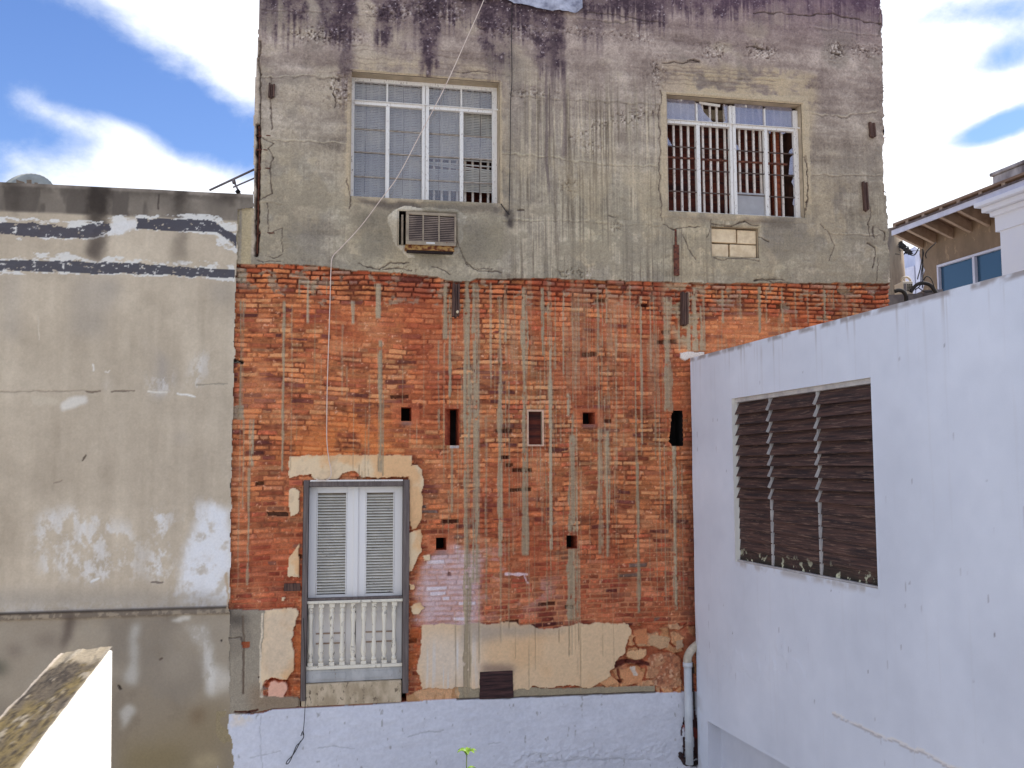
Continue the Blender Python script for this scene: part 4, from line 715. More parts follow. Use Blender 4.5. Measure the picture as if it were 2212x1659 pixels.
# ---------- windows
def window(r, style):
    u0, u1, v0, v1 = r; w = u1-u0; h = v1-v0; d0 = -.15 if style == 'blind' else -.09
    X = lambda f: u0+w*f
    Y = lambda f: v1-h*f
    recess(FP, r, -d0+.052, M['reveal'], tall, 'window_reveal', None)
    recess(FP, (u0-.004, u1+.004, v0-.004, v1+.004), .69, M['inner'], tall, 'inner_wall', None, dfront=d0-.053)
    b = MB(); t = .05
    if style == 'blind': b.box(FP, u0+.002, u1-.002, Y(.030), v1-.002, d0-t, d0)
    b.box(FP, u0+.002, X(.022), v0+.026, Y(.031), d0-t, d0+.004); b.box(FP, X(.965), u1-.002, v0+.026, Y(.031), d0-t, d0+.006)
    b.box(FP, X(.478), X(.498), v0+.028, Y(.033), d0-t, d0+.012); b.box(FP, X(.502), X(.526), v0+.028, Y(.033), d0-t, d0+.009); b.box(FP, X(.4985), X(.5015), v0+.028, Y(.034), d0-t, d0-.01)
    b.box(FP, X(.0), X(1.), v0+.001, v0+.026, d0-t, d0+.03)
    for a, c in ((.0225, .4775), (.5265, .9645)): b.box(FP, X(a), X(c), Y(.222), Y(.196), d0-t, d0+.010); b.box(FP, X(a), X(c), Y(.195), Y(.190), d0-.02, d0+.028)
    b.box(FP, X(.235), X(.247), Y(.189), Y(.031), d0-t, d0+.001); b.box(FP, X(.744), X(.755), Y(.189), Y(.031), d0-t, d0+.001)
    b.box(FP, X(.232), X(.258), v0+.027, Y(.223), d0-t, d0+.008); b.box(FP, X(.738), X(.763), v0+.027, Y(.223), d0-t, d0+.008)
    wf = b.build('window_frame', M['wframe'], tall, .004)
    tag(wf, 'peeling white window with venetian blinds behind its panes' if style == 'blind' else 'peeling white window with iron bars and most panes missing')
    # stay brackets at the transom
    for f in ((-.012, .01), (.49, .51), (.985, 1.012)):
        b = MB(); b.beam(FP.pt(X(f[0]), Y(.19), d0+.02), FP.pt(X(f[1]), Y(.202), d0+.05), .03, .015); b.build('hinge', M['wframe'], wf)
    LT = [(.023, .231), (.259, .477), (.527, .737), (.764, .964)]; TP = [(.023, .234), (.248, .477), (.527, .743), (.756, .964)]
    rows = [.223, .416, .610, .803, .978]
    if style == 'blind':
        for i, (a, c) in enumerate(LT):
            for k_ in range(1, 4):
                b = MB(); sk = (.0, .004, -.003, .002)[k_]; b.box(FP, X(a), X(c), Y(rows[k_]+.005+sk), Y(rows[k_]-.004+sk), d0-.03, d0-.008); b.build('glazing_bar', M['wbar'], wf)
            for k_ in range(4):
                if i == 3 and k_ in (0, 2, 3): continue
                b = MB(); b.box(FP, X(a)+.001, X(c)-.001, Y(rows[k_+1]-.006), Y(rows[k_]+.006), d0-.024, d0-.020, tl=-.004*(k_+i) % .006); b.build('pane', M['glass'], wf)
        for a, c in TP: b = MB(); b.box(FP, X(a)+.001, X(c)-.001, Y(.189), Y(.031), d0-.026, d0-.022); b.build('pane', M['glass'], wf)
        for a, c, kind in ((.012, .496, 0), (.504, .985, 1)):
            b = MB(); n = 70; du_ = -.235
            for k_ in range(n):
                f = .035+k_*.0136
                if f > .972: break
                if kind and f > .868: continue
                def slat(ua_, ub_, va_, vb_):
                    q = [FP.pt(ua_, va_-.0105, du_+.010), FP.pt(ub_, vb_-.0105, du_+.010), FP.pt(ub_, vb_+.0100, du_-.006), FP.pt(ua_, va_+.0100, du_-.006)]
                    q2 = [tuple(np.array(p)+np.array([0, 0, .0016])) for p in q]; b.add([*q, *q2], [(0, 1, 2, 3), (7, 6, 5, 4), (0, 4, 5, 1), (3, 2, 6, 7), (1, 5, 6, 2), (0, 3, 7, 4)])
                if kind and .60 < f < .69:
                    if f < .615: slat(X(a), X(c), Y(f), Y(f+.004))
                    elif .64 < f < .655: slat(X(a), X(c), Y(f-.006), Y(f+.004))
                    elif .67 < f: slat(X(a), X(c), Y(f-.03), Y(f+.012))
                    continue
                j = .006*math.sin(k_*2.1+a*9)*.15; slat(X(a), X(c), Y(f)+j, Y(f)-j)
            b.build('blind', M['blind'], wf)
        cords = [.10, .355, .60, .885]
        for f in cords: b = MB(); b.tube(smoothp([FP.pt(X(f), Y(.03), -.222), FP.pt(X(f+.004), Y(.4), -.222), FP.pt(X(f), Y(.55), -.222), FP.pt(X(f-.004), Y(.93), -.222)]), .0035, 5); b.build('blind_cord', M['post'], wf)
        nb_ = 20
    else:
        for i, (a, c) in enumerate(LT):
            for k_ in range(1, 4): b = MB(); b.box(FP, X(a), X(c), Y(rows[k_]+.005), Y(rows[k_]-.003), d0-.03, d0-.012); b.build('glazing_bar', M['dbar'], wf)
        for i, (a, c) in enumerate(TP):
            b = MB()
            if i == 1:
                b.prism(FP, [(X(a), Y(.189)), (X(a), Y(.02)), (X(a+.02), Y(.02)), (X(a+.05), Y(.10)), (X(a+.10), Y(.16)), (X(a+.12), Y(.189))], d0-.024, d0-.020)
                b.build('pane', M['dglass'], wf); b = MB(); b.prism(FP, [(X(c-.035), Y(.02)), (X(c), Y(.02)), (X(c), Y(.189)), (X(c-.045), Y(.189)), (X(c-.02), Y(.16))], d0-.024, d0-.020)
            else: b.box(FP, X(a)+.001, X(c)-.001, Y(.189), Y(.002), d0-.026, d0-.022)
            b.build('pane', M['dglass'], wf)
        a, c = LT[2]; b = MB(); b.box(FP, X(a)+.001, X(c)-.001, Y(.975), Y(rows[3]-.02), d0-.024, d0-.020); b.build('pane', M['frost'], wf)
        for P in ([(.023, .33), (.023, .41), (.06, .41), (.045, .38)], [(.527, .36), (.527, .41), (.555, .41), (.545, .37)], [(.775, .223), (.80, .223), (.79, .25)], [(.86, .223), (.92, .223), (.89, .245), (.875, .235)], [(.964, .36), (.964, .41), (.93, .41), (.94, .38)],
                  [(.964, .62), (.964, .72), (.945, .66)], [(.964, .78), (.964, .88), (.948, .86), (.955, .82)], [(.964, .42), (.964, .6), (.925, .60), (.94, .45)]):
            b = MB(); b.prism(FP, [(X(x), Y(y)) for x, y in P][::-1], d0-.024, d0-.020); b.build('glass_shard', M['dglass'], wf)
    # iron bars inside
    n = 18
    for k_ in range(n):
        f = .03+k_*.054; b = MB(); x = X(f); j = .004*math.sin(k_*3.3); dd = -.30 if style == 'blind' else -.19
        if f > .93 and style != 'blind': continue
        b.box(FP, x-.013, x+.013, v0+.002, v1-.002, dd, dd+.026, sh=j); b.build('security_bar', M['bars'], wf)
    dd = -.29 if style == 'blind' else -.16
    for f in ((.50,) if style != 'blind' else (.64, .975)):
        b = MB(); b.box(FP, u0+.01, X(.93), Y(f+.010), Y(f-.006), dd-.01, dd+.012); b.build('security_bar', M['rust'], wf)
    b = MB(); b.box(FP, u0+.004, u1-.004, v0+.004, v1-.004, -.60, -.52); b.build('boarding', M['ply'], wf)
    if style != 'blind':
        b = MB(); b.box(FP, X(.90), X(.945), v0+.005, v1-.005, -.50, -.42); b.build('inner_post', M['brickdark'], wf)
        b = MB(); b.box(FP, X(.005), X(.995), Y(.085), v1-.006, -.44, -.36); b.build('inner_lintel', M['reveal'], wf)
        for (a, va, c, vb) in ((.27, .012, .42, .03), (.51, .03, .62, .018), (.03, .0, .14, .006)): b = MB(); b.beam(FP.pt(X(a), Y(va), d0-.05), FP.pt(X(c), Y(vb), d0-.03), .02, .03); b.build('loose_lath', M['wframe'], wf)
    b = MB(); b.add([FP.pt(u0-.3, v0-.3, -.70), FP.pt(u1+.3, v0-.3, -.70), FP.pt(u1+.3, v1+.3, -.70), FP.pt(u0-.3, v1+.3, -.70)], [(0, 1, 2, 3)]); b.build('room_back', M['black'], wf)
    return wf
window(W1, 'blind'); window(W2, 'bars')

# ---------- balcony door
def door():
    u0, u1, v0, v1 = DR; w = u1-u0; h = v1-v0
    zx = lambda x: u0+(x-256)/(787-256)*w
    zy = lambda y: v1-(y-212)/(1335-212)*h
    recess(FP, DR, .26, M['brickdark'], tall, 'door_reveal', ('door_back', M['black']))
    b = MB(); b.box(FP, zx(258), zx(284), zy(1305), zy(205), -.08, .055); b.box(FP, zx(765), zx(795), zy(1290), zy(205), -.08, .055)
    b.box(FP, zx(285), zx(764), zy(238), zy(204), -.08, .040); fr = b.build('door_frame', M['post'], tall, .006); fr['label'] = 'tall louvred double door with balustrade in grey timber posts'
    b = MB(); b.box(FP, zx(290), zx(760), zy(212), zy(204)-.0, .041, .050); b.build('lintel_paint', M['wframe'], fr)
    for x0, x1, l0, l1 in ((286, 524, 325, 478), (529, 764, 574, 722)):
        b = MB(); d0, d1 = -.115, -.075; b.box(FP, zx(x0), zx(l0), zy(1220), zy(240), d0, d1); b.box(FP, zx(l1), zx(x1), zy(1220), zy(240), d0, d1)
        b.box(FP, zx(l0), zx(l1), zy(272), zy(240), d0, d1); b.box(FP, zx(l0), zx(l1), zy(812), zy(790), d0, d1); b.box(FP, zx(l0), zx(l1), zy(1220), zy(813), d0, d1-.012)
        b.box(FP, zx(l0)+.001, zx(l0)+.012, zy(789), zy(273), d0, d1+.008); b.box(FP, zx(l1)-.012, zx(l1)-.001, zy(789), zy(273), d0, d1+.008)
        lf = b.build('door_leaf', M['doorw'], fr, .004)
        b = MB(); n = 35
        for k_ in range(n):
            y = zy(280+(786-280)*(k_+.5)/n); sg = .0095; a_, c_ = zx(l0)+.0125, zx(l1)-.0125
            q = [FP.pt(a_, y-sg, d1+.004), FP.pt(c_, y-sg, d1+.004), FP.pt(c_, y+sg*.5, d1-.03), FP.pt(a_, y+sg*.5, d1-.03)]; q2 = [tuple(np.array(p)+np.array([0, 0, .006])) for p in q]
            b.add([*q, *q2], [(0, 1, 2, 3), (7, 6, 5, 4), (0, 4, 5, 1), (3, 2, 6, 7), (1, 5, 6, 2), (0, 3, 7, 4)])
        b.build('louvre_panel', M['slatw'], fr)
        b = MB(); b.box(FP, zx(l0), zx(l1), zy(789), zy(273), d0-.03, d0-.012); b.build('louvre_backing', M['core'], fr)
        for y in (985, 1035): b = MB(); b.box(FP, zx(l0)+.01, zx(l1)-.01, zy(y+4), zy(y-3), d1-.012, d1-.002); b.build('panel_batten', M['rafter'], fr)
    b = MB(); b.box(FP, zx(524.2), zx(528.8), zy(1220), zy(240), -.12, -.09); b.build('door_stile_gap', M['black'], fr)
    b = MB(); b.box(FP, zx(512), zx(536), zy(812), zy(240), -.074, -.060); b.build('meeting_strip', M['doorw'], fr, .003)
    b = MB(); b.box(FP, zx(272), zx(764), zy(829), zy(815), -.05, .035); b.build('handrail', M['bal'], fr, .005)
    b = MB(); b.box(FP, zx(272), zx(764), zy(814.5), zy(802), -.05, .018); b.build('rail_cap', M['post'], fr, .004)
    b = MB(); b.box(FP, zx(270), zx(764), zy(1158), zy(1141), -.05, .02); b.build('foot_rail', M['bal'], fr, .006)
    b = MB(); b.box(FP, zx(270), zx(764), zy(1222), zy(1160), -.06, .0); b.box(FP, zx(330), zx(480), zy(1208), zy(1175), .0, .006); b.box(FP, zx(560), zx(720), zy(1208), zy(1175), .0, .006); b.build('kick_board', M['doorg'], fr, .004)
    H_ = zy(830)-zy(1140)
    for i, x in enumerate((303, 355, 408, 460, 515, 568, 620, 672, 722)):
        u = zx(x); c = FP.pt(u, 0, -.012); b = MB(); hb = .022
        b.box(FP, u-.029, u+.029, zy(850), zy(831), -.040, .016); b.box(FP, u-.029, u+.029, zy(1140), zy(1122), -.040, .016)
        z0 = zy(1122); z1 = zy(850); hh = z1-z0; K_ = 1.28; pf = [(0, .016), (.02, .024), (.05, .024), (.07, .014), (.10, .017), (.16, .026), (.24, .025), (.34, .019), (.5, .016), (.70, .018), (.80, .023), (.86, .025), (.90, .015), (.93, .022), (.97, .022), (1, .014)]
        b.lathe(c, [(z0+hh*t_, r_*K_) for t_, r_ in pf], 10); b.build('baluster', M['bal'], fr)
    b = MB(); b.box(FP, zx(262), zx(760), zy(1334), zy(1224), -.2, .045); b.build('stone_sill', M['sill'], fr, .012)
    b = MB(); b.box(FP, zx(168), zx(250), zy(762), zy(724), -.02, .03); b.build('timber_stub', M['timber'], tall, .005)
    b = MB(); b.box(FP, zx(185), zx(252), zy(232), zy(205), -.02, .03); b.build('timber_stub', M['brickdark'], tall, .005)
door()

# ---------- window air conditioner
def aircon():
    u0, u1, v0, v1 = ACR; recess(FP, ACR, .5, M['acdark'], tall, 'cooler_opening', ('cooler_opening_back', M['black']))
    t = thing('air_conditioner', FP.pt((u0+u1)/2, v0, .1), 'old rusty window air conditioner poking out of the concrete wall below the blinds', 'air conditioner')
    D = .17; a = u0+.07; c = u1-.05
    q = rect_uv(FP, *Z('B6', (530, 265), (1850, 345), (1830, 1190), (520, 1130)), D); a, c, e0, e1 = q
    b = MB(); b.box(FP, a+.012, c-.012, e0+.01, e1-.01, -.4, D-.02); b.build('casing', M['acbody'], t, .006)
    b = MB(); b.box(FP, a, c, e1-.035, e1, D-.02, D); b.box(FP, a, c, e0, e0+.045, D-.02, D); b.box(FP, a, a+.035, e0+.0455, e1-.0355, D-.02, D); b.box(FP, c-.022, c, e0+.0455, e1-.0355, D-.02, D)
    wd = c-a
    for f in (.325, .64): b.box(FP, a+wd*f, a+wd*f+.018, e0+.0455, e1-.0355, D-.018, D-.001)
    b.build('front_frame', M['acbody'], t, .003)
    b = MB(); b.box(FP, a+.036, c-.023, e0+.046, e1-.036, D-.024, D-.019); b.build('grille_back', M['acdark'], t)
    for s0, s1 in ((a+.036, a+wd*.325-.001), (a+wd*.325+.019, a+wd*.64-.001), (a+wd*.64+.019, c-.023)):
        b = MB(); n = 14
        for k_ in range(n):
            y = e0+.05+(e1-e0-.092)*k_/n; b.box(FP, s0, s1, y, y+.011, D-.012, D-.004)
        b.build('grille', M['acslat'], t)
    b = MB(); b.box(FP, a-.005, c-.02, e0-.055, e0-.004, -.1, D-.025); b.box(FP, a-.003, c-.01, e0-.004, e0+.0, D-.05, D-.004); b.build('drip_tray', M['acrust'], t, .004)
    b = MB(); b.box(FP, a+.02, c-.03, e0-.075, e0-.056, -.1, D-.05); b.build('tray_foot', M['acdark'], t)
    b = MB(); b.box(FP, a+wd*.40, a+wd*.57, e0+.016, e0+.034, D, D+.003); b.build('badge', M['plate'], t)
    b = MB(); b.box(FP, u0+.028, u0+.05, v0+.002, v1-.05, -.1, .03); b.build('side_panel', M['acbody'], t)
aircon()

# ---------- cables on the facade
P_ = [FP.pt(*FP.uv(*p, d), d) for *p, d in ((1066, -60, .10), (1045, 0, .12), (1012, 75, .14), (960, 190, .16), (905, 295, .16), (860, 380, .15), (822, 432, .12), (780, 488, .09), (735, 537, .06), (719, 554, .045), (715, 580, .04), (713, 650, .03), (710, 740, .035), (707, 830, .03), (706, 900, .03), (706, 950, .035), (710, 990, .05), (715, 1015, .06), (714, 1030, .07), (705, 1037, .075), (690, 1038, .075), (682, 1034, .07))]
b = MB(); b.tube(smoothp(P_, 5), .0055, 6); tag(b.build('white_cable', M['cablew']), 'long white cable slung across the blinded window and down the brick to the door head', 'cable')
P_ = [FP.pt(*FP.uv(*p, .05), .05) for p in ((1108, -40), (1105, 70), (1106, 170), (1103, 220), (1102, 330), (1100, 440), (1099, 458))]
b = MB(); b.tube(smoothp(P_, 4), .0045, 6); P2 = [FP.pt(*FP.uv(*p, .05), .05) for p in ((1082, 440), (1090, 452), (1100, 464))]; b.tube(smoothp(P2, 4), .006, 6)
tag(b.build('black_cable', M['cableb']), 'thin black cable running straight down the concrete beside the blinded window', 'cable')
def rope():
    P_ = [FP.pt(*FP.uv(*p, d), d) for *p, d in ((655, 1335, .07), (658, 1400, .08), (659, 1450, .08), (660, 1500, .09), (657, 1560, .09), (654, 1588, .09))]
    b = MB(); b.tube(smoothp(P_, 4), .004, 5)
    lp = [FP.pt(*FP.uv(*p, .09), .09) for p in ((650, 1590), (654, 1580), (656, 1592), (648, 1604), (640, 1612), (632, 1632), (624, 1648), (618, 1650), (622, 1642), (632, 1632), (641, 1617), (650, 1600))]
    b.tube(smoothp(lp, 4), .005, 5); tag(b.build('hanging_cord', M['cableb']), 'loose black cord dangling from the louvred door over the white base', 'cord')
rope()

# ================================================================== LEFT NEIGHBOUR
LP = FP.off(.05)
lu0 = LP.uv(-620, 900)[0]; lu1 = LP.uv(556, 420)[0]+.02; lz1 = (LP.uv(20, 396)[1]+LP.uv(540, 419)[1])/2
lw_ = Wall(LP, lu0, lu1, .6, lz1, .010, .010)
U, V = lw_.U, lw_.V
lo1 = fbm(U, V, .9, .7, 301, 4); lo2 = fbm(U, V, 2.4, 2.0, 311, 4); mid = fbm(U, V, 8, 8, 321, 4, .6); hf = fbm(U, V, 30, 30, 331, 3); st1 = fbm(U, V, 6, .5, 341, 4, .6); st2 = fbm(U, V, 2.2, .35, 343, 3)
lw_.C[:] = np.array([168, 156, 140])+((lo1-.5)*24+(lo2-.5)*24+(mid-.5)*14+(st1-.5)*26+(hf-.5)*8)[..., None]*np.array([1, 1, .95])
lw_.D[:] = (lo1-.5)*.03+(lo2-.5)*.012+(mid-.5)*.004
lw_.paint(ss(-lo1, -.42, -.3)*ss(st2, .4, .6), (148, 140, 134), .7)
def lpoly(k, q, w=.03): return lw_.poly(Z(k, *q), w)
def pb(k, q, c, a, kk=4, w=.04, n=None):
    q = [(x if x > 0 else -2600, y) for x, y in q]       # marks that leave the frame carry on along the wall
    m = blur(lpoly(k, q, w), kk)
    if n is not None: m = m*n
    lw_.paint(m, c, a)
for q, a in (([(30, 1140), (140, 1140), (150, 1659), (40, 1659)], .4), ([(560, 1180), (740, 1170), (900, 1250), (820, 1659), (560, 1659)], .35), ([(820, 1190), (960, 1190), (880, 1400), (830, 1400)], .4), ([(1640, 1220), (1840, 1230), (1840, 1400), (1660, 1380)], .35)): pb('B9', q, (130, 124, 120), a, 7)
# parapet band, darker and stained
up_ = ss(V, LP.uv(250, 466)[1]-.02, LP.uv(250, 466)[1]+.02); lw_.paint(up_, (106, 99, 92), .9); lw_.paint(up_*ss(lo2+mid*.5, .62, .85), (138, 129, 118), .5); lw_.paint(up_*ss(fbm(U, V, 5, 1.6, 371, 4, .6), .50, .62), (72, 66, 62), .6)
lw_.paint(ss(V, lz1-.14+(mid-.5)*.2, lz1-.02)*ss(mid+hf*.3, .45, .75), (82, 76, 70), .7)
lw_.paint(ss(V, lz1-.05, lz1-.015), (150, 140, 132), .6)
for x0, x1, y1, a in ((188, 237, 500, .97), (8, 50, 455, .7), (0, 25, 440, .4), (376, 406, 470, .8), (385, 402, 560, .35), (452, 512, 460, .6), (150, 190, 445, .45), (340, 380, 440, .35), (195, 232, 560, .6), (60, 120, 430, .4), (250, 330, 425, .45), (480, 500, 455, .5)):
    ua, ub = LP.uv(x0, 440)[0], LP.uv(x1, 440)[0]; vb = LP.uv((x0+x1)/2, y1)[1]
    mm = ss(U+lw_.wu*.10, ua-.06, ua+.07)*ss(-(U+lw_.wu*.10), -ub-.06, -ub+.07)*ss(V+(mid-.5)*.25+(st1-.5)*.3, vb-.15, vb+.30)*(.5+.7*mid); lw_.paint(np.clip(mm, 0, 1), (54, 48, 44), a)
n_w = ss(fbm(U, V, 9, 14, 351, 4, .65), .40, .50)
pb('B9', [(0, 690), (100, 715), (180, 725), (450, 740), (700, 740), (760, 760), (900, 705), (1250, 700), (1700, 700), (1760, 760), (1855, 770), (1855, 1000), (1800, 980), (1750, 960), (1700, 940), (1690, 860), (1500, 845), (1100, 815), (860, 870), (640, 895), (250, 885), (0, 870)], (196, 196, 196), .9, 0, .03, n_w)
pb('B9', [(860, 770), (1060, 730), (1070, 800), (960, 850), (860, 850)], (196, 196, 198), .9, 1, .03)
pb('B9', [(0, 755), (250, 762), (450, 785), (520, 800), (650, 795), (640, 780), (760, 765), (860, 765), (870, 830), (800, 860), (650, 885), (450, 880), (250, 872), (100, 850), (0, 848)], (70, 68, 75), .95, 0, .025, ss(fbm(U, V, 22, 30, 353, 4, .7), .27, .36))
pb('B9', [(1070, 725), (1400, 735), (1560, 745), (1690, 742), (1740, 790), (1850, 870), (1850, 960), (1790, 900), (1700, 832), (1400, 832), (1200, 815), (1060, 812)], (68, 67, 75), .96, 0, .025, ss(fbm(U, V, 22, 30, 357, 4, .7), .24, .33))
pb('B9', [(0, 990), (100, 1040), (200, 1010), (480, 985), (640, 1030), (760, 1065), (860, 1030), (1000, 1030), (1140, 1050), (1250, 1060), (1450, 1065), (1840, 1080), (1840, 1215), (1640, 1200), (1400, 1185), (950, 1170), (500, 1165), (0, 1140)], (196, 196, 196), .85, 0, .03, n_w)
pb('B9', [(0, 1035), (120, 1052), (400, 1065), (560, 1058), (750, 1078), (1100, 1080), (1250, 1097), (1500, 1112), (1840, 1135), (1840, 1190), (1500, 1185), (1250, 1167), (950, 1158), (760, 1165), (500, 1150), (200, 1135), (0, 1125)], (70, 69, 76), .95, 0, .025, ss(fbm(U, V, 20, 40, 359, 4, .7), .27, .37))
pb('B9', [(680, 880), (820, 860), (790, 1020), (760, 1060), (690, 1010)], (84, 76, 70), .8, 3); pb('B9', [(1350, 850), (1460, 850), (1450, 1060), (1350, 1060)], (128, 118, 106), .6, 4)
for q in ([(135, 690), (195, 690)],): pass
# whitewash ghosts
wn = np.clip(ss(fbm(U, V, 8, 5, 361, 6, .72), .43, .60)*(.45+.8*fbm(U, V, 30, 6, 363, 3)), 0, 1)
for q, a in (([(800, 1020), (910, 1020), (920, 1150), (900, 1390), (790, 1390), (800, 1200)], .8), ([(990, 1060), (1050, 990), (1205, 1010), (1210, 1540), (1000, 1540), (880, 1500), (960, 1400), (990, 1200)], .85), ([(160, 1180), (230, 1040), (400, 1010), (500, 1060), (680, 1100), (690, 1400), (500, 1420), (230, 1380)], .6), ([(640, 1130), (820, 1250), (800, 1400), (640, 1380)], .35), ([(800, 300), (910, 290), (900, 420), (780, 420)], .55), ([(1040, 200), (1090, 190), (1085, 330), (1040, 380), (1040, 440), (960, 430), (1000, 360)], .75), ([(0, 1540), (400, 1530), (1200, 1520), (1200, 1570), (400, 1580), (0, 1590)], .5), ([(540, 340), (575, 350), (570, 390), (540, 380)], .5)):
    pb('B1', q, (204, 206, 212), a, 5, .05, wn)
pb('B1', [(1010, 1120), (1100, 1030), (1215, 1030), (1215, 1530), (960, 1520), (980, 1300)], (206, 208, 214), .92, 4, .09, .35+.65*ss(mid, .3, .5))
pb('B1', [(320, 490), (360, 435), (460, 432), (460, 480), (330, 512)], (196, 192, 186), .85, 1, .03); pb('B1', [(160, 430), (330, 450), (300, 485), (180, 480)], (178, 168, 152), .7, 1, .03)
for q, w, c in (([(0, 412), (200, 408), (450, 405)], .012, (146, 134, 120)), ([(455, 408), (530, 412)], .02, (112, 100, 88)), ([(590, 412), (710, 412)], .016, (116, 104, 92)), ([(780, 412), (880, 414)], .012, (200, 196, 188)), ([(1040, 380), (1200, 370)], .012, (140, 132, 120)), ([(438, 772), (450, 752)], .009, (90, 80, 70)), ([(280, 900), (320, 880)], .012, (130, 118, 106)), ([(205, 20), (208, 140)], .012, (178, 168, 154)), ([(800, 1420), (860, 1415)], .02, (110, 100, 92)), ([(480, 1415), (520, 1400)], .02, (200, 200, 200)), ([(940, 425), (1030, 438)], .014, (206, 204, 200)), ([(490, 270), (492, 300)], .016, (200, 196, 190)), ([(555, 310), (570, 315), (580, 300)], .012, (196, 190, 182))): lw_.line(Z('B1', *q), w, c, .003, .02)
lw_.line(Z('B9', (1242, 540), (1240, 655)), .012, (70, 62, 58), .004, .01)
# string course and wall below it
e0 = (LP.uv(20, 1337)[1]+LP.uv(480, 1322)[1])/2-.02; e1 = (LP.uv(20, 1323)[1]+LP.uv(480, 1311)[1])/2
blw = ss(-V, -e1-.01, -e1+.01); lw_.paint(blw, (132, 122, 109), .92); lw_.paint(blw*ss(fbm(U, V, 1.8, 1.4, 373, 5, .6), .48, .60), (108, 99, 90), .55); lw_.paint(blw*ss(-V, -e1-.35, -e1)*ss(-V, -3.3, -2.3)*.6, (124, 114, 100), .8); lw_.paint(blw*ss(lo2+mid*.3, .58, .8), (126, 118, 108), .7); lw_.paint(blw*ss(lo1, .5, .65), (158, 148, 134), .5)
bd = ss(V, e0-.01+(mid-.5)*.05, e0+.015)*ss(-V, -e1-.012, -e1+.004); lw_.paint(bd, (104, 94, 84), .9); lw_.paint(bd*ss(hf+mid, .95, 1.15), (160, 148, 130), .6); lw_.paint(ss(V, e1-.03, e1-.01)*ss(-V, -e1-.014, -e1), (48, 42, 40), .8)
lw_.D += (bd*.035+ss(-V, -e1, -e1+.02)*-.02).astype(np.float32)
pb('B1', [(0, 1470), (700, 1460), (1200, 1480), (1200, 1560), (0, 1575)], (132, 126, 120), .5, 6)
pb('B2', [(520, 380), (580, 380), (560, 560), (470, 700), (480, 600)], (82, 72, 66), .8, 3); pb('B2', [(280, 570), (400, 560), (460, 620), (400, 650), (260, 620)], (96, 86, 78), .6, 6); pb('B2', [(60, 650), (170, 640), (160, 700), (90, 720)], (84, 74, 68), .6, 5); pb('B2', [(0, 750), (60, 760), (60, 870), (0, 880)], (70, 70, 60), .7, 5)
pb('B2', [(1480, 480), (1640, 470), (1640, 600), (1700, 900), (1720, 1020), (1620, 1020), (1590, 700), (1500, 560)], (196, 196, 196), .75, 3, .05, wn*.6+.4); pb('B2', [(1020, 480), (1090, 480), (1080, 760), (1060, 950), (960, 900), (1020, 700)], (182, 182, 180), .6, 3); pb('B2', [(1000, 1090), (1060, 1150), (960, 1300), (930, 1170)], (186, 186, 184), .6, 2)
pb('B2', [(1640, 780), (1840, 860), (1800, 1000), (1660, 1020)], (192, 190, 186), .6, 5); pb('B2', [(1330, 420), (1500, 405), (1490, 440), (1400, 455)], (196, 194, 190), .7, 1)
pb('B2', [(920, 1380), (1250, 1300), (1500, 1150), (1790, 1050), (1800, 1659), (920, 1659)], (128, 115, 92), .75, 14, .12); pb('B2', [(920, 1470), (1300, 1430), (1500, 1500), (1480, 1659), (920, 1659)], (112, 100, 70), .55, 10, .1); pb('B2', [(1480, 1160), (1560, 1120), (1620, 1170), (1540, 1260)], (96, 76, 56), .5, 5)
pb('B2', [(1530, 1500), (1640, 1470), (1720, 1500), (1700, 1600), (1520, 1600)], (160, 146, 118), .6, 4)
lw_.line(Z('B2', (930, 950), (935, 975)), .022, (60, 52, 46), .01, .02); lw_.line(Z('B2', (1735, 590), (1736, 600)), .015, (40, 34, 32), .01, .01); lw_.line(Z('B2', (1250, 745), (1265, 735)), .014, (90, 78, 70), .005, .01)
lw_.line(Z('B2', (1780, 60), (1790, 330)), .03, (168, 150, 130), 0, .03)
rg = [(548, 360), (549, 448), (513, 452), (511, 575), (508, 680), (505, 800), (502, 950), (500, 1050), (498, 1180), (496, 1310), (496, 1400), (497, 1540), (500, 1600), (506, 1659), (512, 1800), (-400, 1800), (-400, 360)]
UC, VC = np.meshgrid(lw_.uc, lw_.vc); wx = (fbm(UC, VC, 9, 9, 371, 4, .6)-.5)*.05
lw_.keep &= inpoly([LP.uv(*p) for p in rg], UC+wx, VC)
LB = thing('plaster_building', LP.pt((lu0+lu1)/2, 0, -2), 'lower building with blank grey-beige plaster wall and two dark painted stripes', 'building')
lw_.mesh('plaster_wall', M['render'], LB)
ur = LP.uv(497, 1300)[0]; ur2 = LP.uv(545, 430)[0]; vq = LP.uv(530, 451)[1]
b = MB(); b.box(LP, lu0-6, lu0+.012, 0, lz1, -.3, .0); b.box(LP, lu0+.013, ur-.02, 0, vq-.01, -.30, -.035); b.box(LP, lu0+.013, ur2-.01, vq, lz1-.004, -.30, -.03); b.build('wall_core', M['core'], LB)
b = MB(); b.box(LP, lu0-6, ur2-.3, lz1-.75, lz1-.5, -9, -.31); b.build('flat_roof', M['greyroof'], LB)
b = MB(); b.box(LP, lu0-6, lu0-5.7, 0, lz1-.76, -9, -.31); b.box(LP, lu0-5.69, uL-.3, 0, lz1-.76, -9, -8.7); b.build('rear_wall', M['core'], LB)

